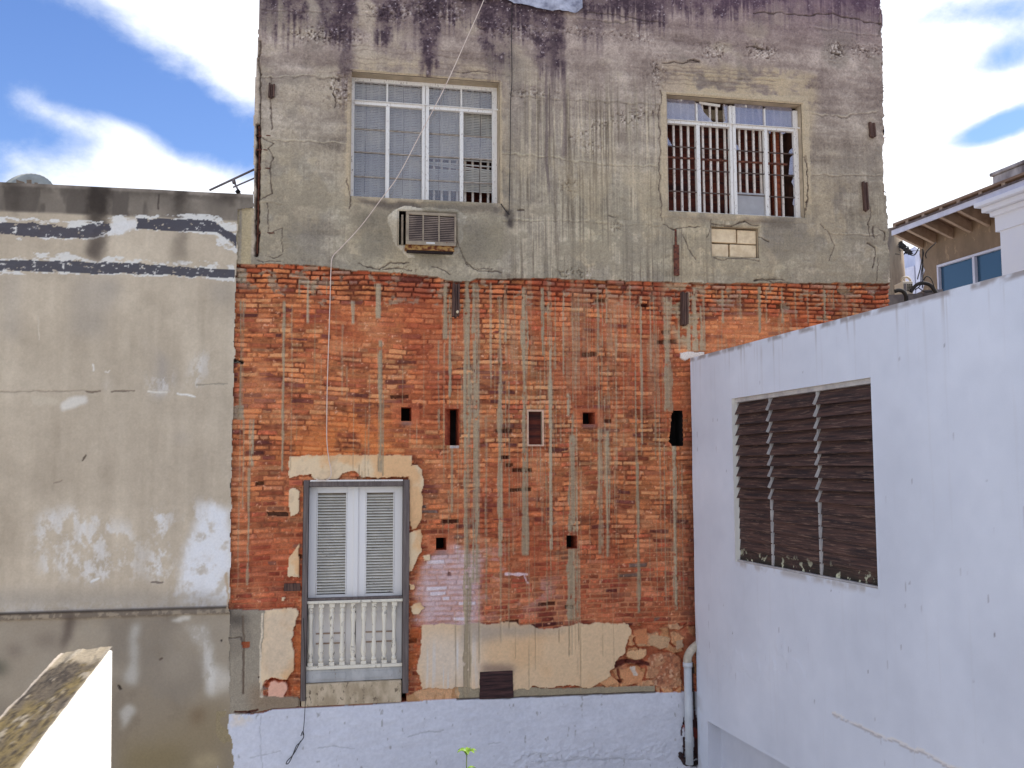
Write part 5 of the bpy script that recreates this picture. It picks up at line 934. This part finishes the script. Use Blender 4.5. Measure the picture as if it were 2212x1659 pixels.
# satellite dish standing on that roof
def sat():
    c0 = np.array(Plane((0, 14.2), (1, 0)).pt(*Plane((0, 14.2), (1, 0)).uv(55, 434), 0)); Rr = 64*14.2/FPX*1.02
    t = thing('satellite_dish', (c0[0], c0[1]+.2, lz1-.5), 'grey satellite dish peeping over the parapet of the plaster building', 'satellite dish')
    ax = Vector((.1, -1, .35)).normalized(); e1_ = ax.cross(Vector((0, 0, 1))).normalized(); e2_ = e1_.cross(ax); C0 = Vector(c0); vs = []; fs = []; n = 40; m = 8
    for side in (0, 1):
        for i in range(m+1):
            r_ = Rr*i/m
            for k_ in range(n): a = 2*math.pi*k_/n; vs.append(C0+e1_*(r_*math.cos(a))+e2_*(r_*math.sin(a)*1.14)-ax*(.13*(1-(i/m)**2))-ax*.012*side)
    o = n*(m+1)
    for i in range(m):
        for k_ in range(n):
            q = (i*n+k_, i*n+(k_+1) % n, (i+1)*n+(k_+1) % n, (i+1)*n+k_); fs += [q, tuple(o+j for j in q[::-1])]
    for k_ in range(n): fs.append((m*n+k_, m*n+(k_+1) % n, o+m*n+(k_+1) % n, o+m*n+k_))
    b = MB(); b.add(vs, fs, True); b.build('reflector', M['dish'], t)
    pl = Plane((0, c0[1]-.06), (1, 0))
    for P in ([(128, 422), (150, 432), (190, 442), (200, 470), (128, 470)], [(208, 425), (246, 425), (248, 470), (210, 470)], [(270, 446), (295, 448), (300, 470), (270, 470)]):
        b = MB(); b.prism(pl, [pl.uv(*p) for p in Z('B9', *P)][::-1], -.004, 0); b.build('dish_marking', M['pole'], t)
    b = MB(); b.tube([C0-ax*.12, C0-ax*.25+Vector((0, 0, -.1)), (c0[0], c0[1]+.25, c0[2]-.4), (c0[0], c0[1]+.25, lz1-.5)], .025, 8); b.build('mount', M['metal'], t)
sat()
def antenna():
    pl = FP.off(-.7); g = lambda x, y: pl.pt(*pl.uv(*Z('B9', (x, y))[0]))
    t = thing('tv_antenna', pl.pt(pl.uv(515, 440)[0], lz1-.5), 'bare tilted metal TV antenna on the roof edge beside the tall concrete wall', 'antenna')
    b = MB(); b.tube([g(1640, 508), g(2100, 294)], .014, 8); b.build('boom', M['metal'], t)
    b = MB(); b.tube([g(1825, 485), g(2100, 366)], .010, 8); b.build('rod', M['metal'], t)
    b = MB(); q = g(1900, 600); b.tube([g(1830, 435), g(1880, 535), (q[0], q[1], lz1-.5)], .012, 8); b.build('mast', M['metal'], t)
    b = MB(); b.tube([g(1856, 508), g(1872, 528)], .028, 8); b.build('clamp', M['cableb'], t)
    b = MB(); b.tube([g(1828, 425), g(1836, 455)], .022, 8); b.build('clamp', M['metal'], t)
antenna()

# ================================================================== RIGHT WHITE BUILDING
q0 = FP.uv(1489, 1150); Q = np.array(FP.pt(q0[0], 0, .14))
WP = Plane((Q[0], Q[1]), (math.sin(YB), -math.cos(YB)))
wz = float(np.mean([WP.uv(*p)[1] for p in ((1490, 777), (1700, 722), (1950, 655), (2200, 590))]))
JW = rect_uv(WP, (1577, 862), (1880, 815), (1898, 1272), (1593, 1213))
rc0 = WP.uv(1530, 1600)[0]; rcz = WP.uv(1530, 1558)[1]; RC = (rc0, 8.0, .3, rcz)
ww = Wall(WP, .0, 8.4, .3, wz, .0145, .0145, [JW[0], JW[1], RC[0], RC[1]], [JW[2], JW[3], RC[3]])
U, V = ww.U, ww.V
lo2 = fbm(U, V, 1.6, 1.6, 411, 4); mid = fbm(U, V, 7, 7, 421, 4); s1 = fbm(U, V, 26, .9, 431, 3, .6); s2 = fbm(U, V, 55, 6, 441, 2)
ww.C[:] = np.array([187, 194, 211])+((lo2-.5)*13+(mid-.5)*7+(fbm(U, V, .5, .5, 461, 3)-.5)*12)[..., None]; ww.D[:] = (lo2-.5)*.012+(mid-.5)*.002
ww.U = U
hd = ss(V, wz-.9, wz-.05); ww.paint(hd*ss(s1, .62, .76)*(.15+.85*ss(V, wz-.28, wz)), (150, 146, 150), .55); ww.paint(ss(V, wz-.05+(mid-.5)*.06, wz-.01)*ss(mid, .35, .55), (120, 112, 112), .7)
ww.paint(ss(s2, .86, .90)*ss(vn(U*2, V*2, 451), .5, .8), (120, 116, 124), .5); ww.paint(ss(s1, .68, .8)*.10, (165, 165, 172), .8)
rs = np.random.RandomState(11)
for _ in range(34):
    u = rs.uniform(.3, 7.5); v = rs.uniform(1.5, wz-.1); l = rs.uniform(.006, .024); ww.line([(u, v), (u+rs.uniform(-.004, .004), v-l)], .004, (104, 100, 108), 0, .0, rs.uniform(.35, .8), conv=False)
cr = [WP.uv(*p) for p in ((1800, 1543), (1880, 1572), (1950, 1608), (2060, 1655))]; cz = np.mean([c[1] for c in cr]); ww.line([(cr[0][0], cz), (7.5, cz)], .014, (206, 202, 200), -.006, .03, .6, conv=False, var=1.0); ww.line([(cr[0][0], cz-.018), (7.5, cz-.018)], .010, (130, 118, 114), .004, .03, .4, conv=False, var=1.0)
m_ = blur(inpoly([(.5, 2.2), (2.6, 2.6), (2.4, 2.95), (.6, 2.6)], U, V), 9)*ss(fbm(U, V, 6, 6, 453, 3), .5, .6); ww.D += (m_*.006).astype(np.float32)
ww.paint(blur((abs(V-(JW[2]-.02)) < .03) & (U > JW[0]) & (U < JW[1]), 1)*ss(mid, .4, .6), (140, 134, 132), .6)
lo_ = blur(inpoly([(0, .3), (.16, .3), (.12, 2.4), (0, 3.0)], U, V), 3); ww.paint(lo_*ss(mid, .4, .6), (150, 146, 150), .3)
ww.hole(JW); ww.hole(RC)
WB = thing('white_building', WP.pt(4, 0, -3), 'white painted building on the right with one wide brown louvred window', 'building')
ww.mesh('wall', M['whitewall'], WB)
b = MB(); b.box(WP, 8.40, 20, 0, wz, -.25, 0); b.box(WP, .0, 20, wz-.25, wz-.003, -.25, -.02); b.box(WP, 0.0, .15, 0, wz-.26, -.25, -.02); b.build('wall_return', M['white2'], WB)
b = MB(); b.box(WP, .10, 20, wz-.6, wz-.4, -9, -.26); b.build('flat_roof', M['greyroof'], WB)
b = MB(); b.box(WP, .0, .25, 0, wz-.62, -9, -.26); b.box(WP, .26, 20, 0, wz-.62, -9, -8.8); b.build('rear_wall', M['white2'], WB)
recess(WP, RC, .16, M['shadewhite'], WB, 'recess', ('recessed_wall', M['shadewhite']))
def _louv():
    m = M['louv'].copy(); t = m.node_tree; p = t.nodes['Principled BSDF']; src = p.inputs['Base Color'].links[0].from_socket
    g = t.nodes.new('ShaderNodeNewGeometry'); sp = t.nodes.new('ShaderNodeSeparateXYZ'); t.links.new(g.outputs['Position'], sp.inputs[0])
    h = t.nodes.new('ShaderNodeMapRange'); t.links.new(sp.outputs['Z'], h.inputs['Value']); h.inputs['From Min'].default_value = JW[2]+.17; h.inputs['From Max'].default_value = JW[2]+.02
    def lay(sc, a, b_, col, src):
        n = t.nodes.new('ShaderNodeTexNoise'); n.inputs['Scale'].default_value = sc; n.inputs['Detail'].default_value = 4; t.links.new(g.outputs['Position'], n.inputs['Vector'])
        r = t.nodes.new('ShaderNodeMapRange'); t.links.new(n.outputs['Fac'], r.inputs['Value']); r.inputs['From Min'].default_value = a; r.inputs['From Max'].default_value = b_
        q = t.nodes.new('ShaderNodeMath'); q.operation = 'MULTIPLY'; t.links.new(r.outputs[0], q.inputs[0]); t.links.new(h.outputs[0], q.inputs[1])
        x = t.nodes.new('ShaderNodeMixRGB'); t.links.new(q.outputs[0], x.inputs[0]); t.links.new(src, x.inputs[1]); x.inputs[2].default_value = A4(*col); return x.outputs[0]
    src = lay(4, .25, .5, (40, 38, 34), src); src = lay(11, .60, .64, (176, 180, 160), src)
    t.links.new(src, p.inputs['Base Color']); return m
M['louvl'] = _louv()
def jalousie():
    u0, u1, v0, v1 = JW; w = u1-u0; h = v1-v0
    recess(WP, JW, .30, M['white2'], WB, 'window_reveal', ('room_back', M['black']))
    d = -.055; b = MB(); b.box(WP, u0+.001, u1-.001, v1-.045, v1-.001, d-.10, d+.02); b.box(WP, u0+.001, u1-.001, v0+.001, v0+.016, d-.10, d+.04); b.box(WP, u0+.001, u0+.012, v0+.017, v1-.046, d-.1, d+.0)
    fr = b.build('louvre_window', M['alu'], WB, .003); fr['label'] = 'wide window of dark brown wooden louvres in three panels'
    ms = [u0+.012, u0+w*.288, u0+w*.638, u1-.002]; n = 15; top = v1-.048; hh = (top-v0-.02)/n
    for i in range(3):
        b = MB(); a = ms[i]+(.014 if i else 0); c = ms[i+1]-(.014 if i < 2 else 0)
        for k_ in range(n):
            y1 = top-hh*k_; op = k_ < 9; out = .032 if op else .008; j = .004*math.sin(k_*2.3+i)
            y0 = y1-hh-(.016 if op else .010)
            q = [WP.pt(a, y0+j, d+out), WP.pt(c, y0-j, d+out), WP.pt(c, y1-j, d-.028 if op else d-.006), WP.pt(a, y1+j, d-.028 if op else d-.006)]
            nn = WP.N*.010; q2 = [tuple(np.array(p)-nn) for p in q]; b.add([*q, *q2], [(0, 1, 2, 3), (7, 6, 5, 4), (0, 4, 5, 1), (3, 2, 6, 7), (1, 5, 6, 2), (0, 3, 7, 4)])
        b.build('louvre_panel', M['louvl'], fr)
    for i in (1, 2):
        m0 = ms[i]; b = MB(); b.box(WP, m0-.005, m0+.005, v0+.017, v1-.046, d-.06, d+.012)
        for k_ in range(n):
            y1 = top-hh*k_
            if k_ < 9:
                for s_ in (-1, 1): b.beam(WP.pt(m0+s_*.010, y1-.01, d-.02), WP.pt(m0+s_*.010, y1-hh-.008, d+.038), .006, .022, up=tuple(WP.N))
            else: b.box(WP, m0-.0135, m0-.0065, y1-hh, y1-.012, d-.02, d+.02); b.box(WP, m0+.0065, m0+.0135, y1-hh, y1-.012, d-.02, d+.02)
        b.build('louvre_mullion', M['alu'], fr)
jalousie()

# drain pipe in the corner
def pipe():
    c = FP.uv(1484, 1500, .13); pl = FP.off(.13); ux = FP.uv(1487, 1520, .13)[0]
    zt = FP.uv(1482, 1437, .13)[1]; zb = FP.uv(1490, 1632, .13)[1]; r_ = .046
    t = thing('drain_pipe', FP.pt(ux, 0, .13), 'white drainpipe in the corner between the brick building and the white wall', 'pipe')
    b = MB(); b.tube([FP.pt(ux, zb-.1, .13), FP.pt(ux, zt, .13)], r_, 18); b.build('downpipe', M['pvc'], t)
    e_ = [FP.pt(ux, zt, .13), FP.pt(ux, zt+.07, .13), FP.pt(ux+.02, zt+.13, .13), FP.pt(ux+.075, zt+.19, .12), FP.pt(ux+.16, zt+.24, .10)]
    b = MB(); b.tube(smoothp(e_, 5), r_+.004, 18); b.build('elbow', M['pvcd'], t)
    b = MB(); b.tube([FP.pt(ux, zt-.02, .13), FP.pt(ux, zt+.035, .13)], r_+.010, 18); b.build('collar', M['pvc'], t)
    b = MB(); zc_ = FP.uv(1490, 1600, .13)[1]; b.tube([FP.pt(ux, zc_, .13), FP.pt(ux, zc_+.008, .13)], r_+.004, 18); b.build('collar', M['pvc'], t)
    b = MB(); mo = random.Random(2)
    for k_ in range(26):
        a_ = math.pi*k_/25; ru = .085+mo.uniform(-.012, .02); p = FP.pt(ux+ru*math.cos(a_), zb+.02-.09*math.sin(a_)+mo.uniform(-.01, .01), .05+.07*math.sin(a_)); q_ = FP.pt(ux+ru*.6*math.cos(a_), zb-.03-.10*math.sin(a_), .04); b.tube([p, q_], [mo.uniform(.014, .026), .02], 6)
    b.build('tar_seal', M['tar'], t)
pipe()

# ================================================================== FOREGROUND PARAPET
def parapet():
    zt = ZC-.62
    def g(x, y, z=zt):
        r_ = ray(x, y); t_ = (z-ZC)/r_[2]; return CAMP+r_*t_
    A_, B_ = g(243, 1396), g(132, 1409); A2, B2 = g(41, 1659), g(0, 1548); da = (A2-A_)/np.linalg.norm(A2-A_); db = (B2-B_)/np.linalg.norm(B2-B_)
    Ln = 5.2; n = 260; m = 30
    S_, T_ = np.meshgrid(np.linspace(0, Ln, n), np.linspace(0, 1, m), indexing='ij')
    R0 = A_+S_[..., None]*da; L0 = B_+S_[..., None]*db; X = R0*(1-T_[..., None])+L0*T_[..., None]
    nz = fbm(S_, T_*.2, 6, 30, 501, 5, .6); nl = fbm(S_, T_*.2, 2.2, 8, 511, 4); nh = fbm(S_, T_*.2, 40, 200, 521, 3)
    X[..., 2] += (nz-.5)*.016
    C = np.array([168, 158, 140])*np.ones(S_.shape+(3,))
    def mixc(mk, c): nonlocal C; C = C*(1-mk[..., None])+np.array(c)*mk[..., None]
    bo = ss(S_+(nz-.5)*.25, .16, .30); mixc(bo*.85, (88, 80, 70)); mixc(bo*ss(nl+nz*.4, .62, .8)*.9, (124, 110, 74)); mixc(bo*ss(nh+nz, 1.0, 1.2)*.7, (54, 48, 44)); mixc(ss(nz+.4*nl, .82, .92)*.7, (190, 182, 168)); mixc(ss(T_, .93, .97)*.8, (216, 206, 196)); mixc((1-ss(T_+(nz-.5)*.2, .0, .09))*.6, (196, 190, 180))
    j, i = np.meshgrid(range(n-1), range(m-1), indexing='ij'); j = j.ravel(); i = i.ravel()
    t = thing('parapet_wall', tuple(A_*.5+B_*.5-np.array([0, 0, zt])), 'sunlit white parapet wall with mossy top in the near left corner', 'wall')
    raw('mossy_coping', X.reshape(-1, 3), np.stack([j*m+i, (j+1)*m+i, (j+1)*m+i+1, j*m+i+1], 1), M['concrete'], t, np.clip(lin(C.reshape(-1, 3))/KI*.5, .004, .86))
    b = MB(); dn = np.array([0, 0, -zt]); lo_ = np.array([0, 0, -.012]); E_, G_ = A_+da*Ln, B_+db*Ln
    bat = np.array([.09, 0, 0])
    b.hexa([A_+dn+bat, B_+dn, G_+dn, E_+dn+bat, A_+lo_, B_+lo_, G_+lo_, E_+lo_]); b.build('wall_face', M['white2'], t, .006)
parapet()

# ================================================================== FAR RIGHT HOUSES
def far():
    r_ = ray(1986, 537); P0 = CAMP+r_*(21.5/r_[1]); HP = Plane((P0[0], P0[1]), (math.sin(YB), -math.cos(YB)))
    outer = Z('B7', (330, 825), (460, 775), (630, 710), (820, 645), (1000, 575)); inner = Z('B7', (625, 970), (770, 925), (945, 865), (1135, 800), (1335, 735))
    best = min(((sum((HP.off(d).uv(*o)[0]-HP.uv(*i)[0]) for o, i in zip(outer, inner)))**2, d) for d in np.arange(.2, 2.5, .02)); OV = best[1]
    print('overhang', OV)
    vi = float(np.mean([HP.uv(*p)[1] for p in inner])); vo = float(np.mean([HP.uv(*p, OV)[1] for p in outer])); fo0, fo1 = HP.uv(1927, 494, OV), HP.uv(2150, 410, OV); vt = (fo0[1]+fo1[1])/2; vbm = (HP.uv(1927, 507, OV)[1]+HP.uv(2150, 427, OV)[1])/2
    t = thing('tan_house', HP.pt(4, 0, -2), 'far tan plastered house with a deep rafter eave above blue windows', 'house')
    WN = rect_uv(HP, (2027, 573), (2220, 514), (2220, 640), (2027, 690)); WN = (WN[0], HP.uv(2220, 514)[0], min(WN[2], 5.5), (HP.uv(2027, 573)[1]+HP.uv(2158, 532)[1])/2)
    UE = 12
    b = MB(); b.box(HP, 0, WN[0], 0, vi+.25, -.3, 0); b.box(HP, WN[0], WN[1], WN[3], vi+.25, -.3, -.001); b.box(HP, WN[1], UE, 0, vi+.25, -.3, 0); b.box(HP, WN[0], WN[1], 0, WN[2]-.8, -.3, -.001); b.build('wall', M['houset'], t)
    b = MB(); mo = random.Random(8); P = [(0.002, .5)]+[(0.002, vi-.1)]+[(.05+mo.uniform(0, .12)+.12*(k_ > 5), vi-.35-k_*.15) for k_ in range(9)]+[(.5, .5)]
    b.prism(HP, P[::-1], -.005, .012); b.build('peeling_white_corner', M['fascia'], t)
    b = MB(); f_ = .05; b.box(HP, WN[0], WN[1], WN[3]-f_, WN[3]-.001, -.1, .02); b.box(HP, WN[0], WN[0]+f_, WN[2], WN[3]-f_-.001, -.1, .02); mu = HP.uv(*Z('B7', (1175, 1100))[0])[0]; b.box(HP, mu-.035, mu+.035, WN[2], WN[3]-f_-.001, -.1, .02); wf = b.build('window', M['fascia'], t, .004)
    b = MB(); b.box(HP, WN[0]+f_, mu-.036, WN[2], WN[3]-f_-.002, -.08, -.05); b.build('pane', M['hglass'], wf); b = MB(); b.box(HP, mu+.036, WN[1], WN[2], WN[3]-f_-.002, -.08, -.05); b.build('pane', M['hglass'], wf)
    sl_ = (vo-vi)/OV; us0 = fo0[0]; UE2 = UE
    for o, i in zip(outer, inner):
        u = (HP.off(OV).uv(*o)[0]+HP.uv(*i)[0])/2; w_ = .045
        b = MB(); p = [HP.pt(u-w_, vi, 0.0), HP.pt(u+w_, vi, 0.0), HP.pt(u+w_, vo, OV-.02), HP.pt(u-w_, vo, OV-.02)]; up_ = [tuple(np.array(q)+np.array([0, 0, .22])) for q in p]; b.hexa(p+up_); b.build('rafter', M['rafter'], t)
    for k_ in range(1, 6):
        u = (HP.off(OV).uv(*outer[-1])[0]+HP.uv(*inner[-1])[0])/2+k_*.62; b = MB(); p = [HP.pt(u-.045, vi, 0), HP.pt(u+.045, vi, 0), HP.pt(u+.045, vo, OV-.02), HP.pt(u-.045, vo, OV-.02)]; b.hexa(p+[tuple(np.array(q)+np.array([0, 0, .22])) for q in p]); b.build('rafter', M['rafter'], t)
    b = MB(); z_ = .222; p = [HP.pt(us0, vi+z_-2*sl_, -2), HP.pt(UE2, vi+z_-2*sl_, -2), HP.pt(UE2, vo+z_, OV-.02), HP.pt(us0, vo+z_, OV-.02)]; b.hexa(p+[tuple(np.array(q)+np.array([0, 0, .05])) for q in p]); b.build('eave_soffit', M['eave'], t)
    b = MB(); b.box(HP, us0, UE2, vbm, vt-.036, OV-.019, OV+.02); b.build('fascia', M['fascia'], t)
    b = MB(); b.box(HP, us0-.02, UE2, vt-.035, vt, OV-.4, OV+.04); b.build('roof_edge', M['felt'], t)
    # corniced white building, nearer
    CP = HP.off(.55); c0 = CP.uv(2163, 560)[0]; c1 = CP.uv(2128, 470)[0]; ct = (CP.uv(2122, 446)[1]+CP.uv(2212, 413)[1])/2
    s = thing('corniced_building', CP.pt(c0+2, 0, -1), 'bright white building with moulded cornice and stained parapet at the right edge', 'building')
    vA = CP.uv(*Z('B7', (1410, 620))[0])[1]; vB = CP.uv(*Z('B7', (1440, 790))[0])[1]; uA = CP.uv(*Z('B7', (1412, 700))[0])[0]
    b = MB(); b.box(CP, c0, 14, 0, vB, -.5, 0); b.box(CP, uA, 14, vB+.001, ct-.25, -.5, .03); b.build('wall', M['hwhite'], s)
    b = MB(); b.box(CP, uA-.06, 14, ct-.30, ct-.20, -.5, .10); b.box(CP, uA-.16, 14, ct-.199, ct-.09, -.5, .20); b.box(CP, uA-.24, 14, ct-.089, ct, -.5, .30); b.build('cornice', M['hwhite'], s, .015)
    up0 = CP.uv(*Z('B7', (1402, 300))[0])[0]; pt_ = (CP.uv(*Z('B7', (1402, 205))[0])[1]+CP.uv(*Z('B7', (1700, 95))[0])[1])/2
    b = MB(); b.box(CP, up0, 14, ct+.001, pt_, -.5, .06); b.box(CP, up0-.04, 14, pt_+.001, pt_+.07, -.5, .10); b.build('parapet', M['hdirty'], s, .02)
    # distant white building with a step
    DP = Plane((0, 34), (1, 0)); k = lambda x, y: DP.uv(*Z('B7', (x, y))[0])
    a0, a1 = k(250, 1235), k(545, 1150); e_ = k(545, 950); f2 = k(720, 1000)
    t = thing('stepped_white_building', DP.pt(a1[0], 0, -2), 'pale distant building with a stepped flat roof seen past the utility pole', 'building')
    b = MB(); b.prism(DP, [(a0[0]-1.6, 0), (a1[0], 0), (a1[0], a1[1]), (a0[0]-1.6, a0[1]-.5)], -5, 0); b.build('low_wing', M['fascia'], t)
    b = MB(); b.prism(DP, [(a1[0], 0), (f2[0], 0), (f2[0], f2[1]-.4), (e_[0], e_[1])], -5, .05); b.build('tower_wing', M['fascia'], t)
    # utility pole with wires and a tangle of creeper
    pp = Plane((0, 27), (1, 0)); k = lambda x, y, d=0: pp.pt(*pp.uv(*Z('B7', (x, y))[0]), d)
    t = thing('utility_pole', (k(345, 1265)[0], 27, 0), 'weathered wooden utility pole between the tall wall and the tan house', 'pole')
    top = k(325, 760); bt = k(345, 1265); b = MB(); b.tube([(bt[0]+.05, 27, 0), (bt[0], 27, bt[2]), (top[0]+.02, 27, top[2])], [.26, .26, .20], 14); b.build('pole_shaft', M['pole'], t)
    b = MB(); b.tube(smoothp([k(360, 955, .3), k(380, 965, .3), k(400, 1000, .3), k(440, 1050, .3), k(500, 1060, .3), k(548, 985, .3)], 6), .018, 6); b.tube([k(340, 1018, .3), k(560, 1018, .3)], .008, 5); b.tube([k(300, 1050, .3), k(345, 1056, .3)], .012, 5); b.build('wires', M['cableb'], t)
    b = MB(); mo = random.Random(5)
    for _ in range(46):
        f = mo.random(); x = 350+f*100+mo.uniform(-14, 14); y = 945+f*95+mo.uniform(-22, 22); p = Vector(k(x, y, .3)); a_ = mo.uniform(0, 6); e1_ = Vector((math.cos(a_), .3, math.sin(a_)))*mo.uniform(.05, .11); e2_ = Vector((-math.sin(a_), .5, math.cos(a_)))*.04; b.add([p-e1_, p-e2_, p+e1_, p+e2_], [(0, 1, 2, 3)])
    b.build('dry_creeper', M['cableb'], t)
    # equipment on the white building's roof
    rp = Plane((0, 15.4), (1, 0)); k = lambda x, y, d=0: rp.pt(*rp.uv(*Z('B7', (x, y))[0]), d); uvk = lambda x, y: rp.uv(*Z('B7', (x, y))[0])
    a = uvk(300, 1480); c = uvk(640, 1440); lowz = wz-.4
    b = MB(); b.prism(rp, [(a[0]-.6, lowz), (c[0], lowz), (c[0], c[1]), (a[0]-.6, a[1])], -1.6, 0); b.prism(rp, [(c[0], lowz), (c[0]+.3, lowz), (c[0]+.3, uvk(700, 1405)[1]), (c[0], uvk(660, 1412)[1])], -1.2, .04)
    tag(b.build('roof_kerb', M['greyroof']), 'low grey cement plinth carrying the small outdoor cooling unit', 'plinth')
    u0, v1 = uvk(422, 1312); u1, v0 = uvk(540, 1448); v0 = max(v0, a[1]+.002); t = thing('condenser_unit', rp.pt((u0+u1)/2, v0, -.2), 'small cream outdoor air conditioning unit on the roof beyond the white wall', 'air conditioner')
    b = MB(); b.box(rp, u0, u1, v0, v1, -.35, -.02); b.build('casing', M['acw'], t, .01)
    w_ = u1-u0; b = MB(); b.box(rp, u0+.02, u0+w_*.36, v0+.05, v1-.04, -.02, -.012); b.build('fan_guard', M['greyroof'], t)
    b = MB()
    for i in range(3):
        for j in range(5): b.box(rp, u0+w_*(.45+.18*i), u0+w_*(.45+.18*i)+w_*.12, v0+.05+j*(v1-v0-.09)/5, v0+.05+(j+.7)*(v1-v0-.09)/5, -.02, -.012)
    b.build('vent_grid', M['cableb'], t)
    b = MB(); b.tube(smoothp([k(450, 1310, -.1), k(440, 1280, -.1), k(460, 1262, -.1), k(500, 1262, -.1), k(525, 1285, -.1), k(532, 1310, -.1)], 5), .018, 8); b.build('refrigerant_pipe', M['pvcd'], t)
    b = MB(); b.tube(smoothp([k(480, 1440, .1), k(520, 1385, .1), k(570, 1352, .1), k(640, 1350, .1), k(690, 1375, .1), k(720, 1410, .1), k(745, 1450, .1), k(750, 1520, .1)], 6), .030, 8); tag(b.build('thick_black_hose', M['cableb']), 'thick black hose arching from the small cooling unit to the tan house', 'hose')
    b = MB(); b.tube(smoothp([k(300, 1440, .15), k(340, 1428, .15), k(385, 1440, .15), k(415, 1480, .15), k(420, 1530, .15), k(415, 1600, .15)], 6), .033, 8); tag(b.build('thick_black_hose', M['cableb']), 'bent black hose emerging from behind the brick corner above the white wall', 'hose')
    b = MB(); 
    for P in ([(600, 990), (610, 1040), (590, 1120), (575, 1200), (545, 1310)], [(740, 925), (660, 1000), (630, 1050), (640, 1090)], [(600, 1150), (585, 1250), (575, 1370), (520, 1420)], [(600, 1000), (602, 1200), (598, 1400)], [(610, 1320), (640, 1280), (690, 1310), (730, 1420)], [(560, 1400), (620, 1440), (700, 1440)]):
        b.tube(smoothp([k(x, y, .12) for x, y in P], 5), .009, 5)
    tag(b.build('loose_wires', M['cableb']), 'tangle of thin dark wires hanging down the corner of the tan house', 'wires')
    # white cover left of the unit
    b = MB(); P = [uvk(*p) for p in ((285, 1560), (285, 1300), (330, 1275), (370, 1255), (405, 1262), (424, 1300), (424, 1446), (330, 1470))]; q = rp.off(-.7); b.prism(q, P, -1.2, 0); tag(b.build('white_cover', M['hwhite'], None, .05), 'rounded white cover beside the small cream cooling unit', 'cover')
far()

# ================================================================== GROUND, PLANT
b = MB(); b.add([(-300, -300, 0), (300, -300, 0), (300, 400, 0), (-300, 400, 0)], [(0, 1, 2, 3)]); tag(b.build('ground', M['ground']), kind='structure')
def plant():
    pl = Plane((0, 8.2), (1, 0)); tp = pl.uv(1003, 1632); t = thing('green_plant', pl.pt(tp[0], 0), 'bright green leafy plant tip rising at the bottom edge before the white base', 'plant')
    mo = random.Random(9); b = MB(); P_ = [pl.pt(tp[0]+.02*math.sin(k_), tp[1]*k_/8) for k_ in range(9)]; b.tube(smoothp(P_, 3), [.016-.0005*i for i in range(25)], 7); b.build('stem', M['stem'], t)
    b = MB()
    def leafm(o, dr, ln, wd, droop):
        o = Vector(o); dr = Vector(dr).normalized(); sd_ = dr.cross(Vector((0, 0, 1))).normalized(); n = 8; vs = []
        for i in range(n+1):
            f = i/n; w_ = wd*math.sin(math.pi*min(1, f*.92+.06))**.8*(1+.12*(i % 2)); c = o+dr*ln*f+Vector((0, 0, .35*ln*f-droop*ln*f*f)); vs += [c-sd_*w_/2+Vector((0, 0, w_*.18)), c, c+sd_*w_/2+Vector((0, 0, w_*.18))]
        b.add(vs, [(i*3+j, i*3+j+1, i*3+j+4, i*3+j+3) for i in range(n) for j in (0, 1)], True)
    for k_ in range(30):
        f = .25+.70*k_/29; z = tp[1]*f; a = k_*2.4; ln = .19*(1.15-f*.55); leafm(pl.pt(tp[0]+.02*math.sin(f*8), z), (math.cos(a), math.sin(a)*.9, .3*f), ln, ln*.34, .9)
    for a in (0, 1.3, 2.6, 3.6, 4.9, 5.6): leafm(pl.pt(tp[0]+.02*math.sin(8), tp[1]), (math.cos(a)*.8, math.sin(a)*.8, .9), .125, .042, .85)
    b.build('foliage', M['leaf'], t)
plant()
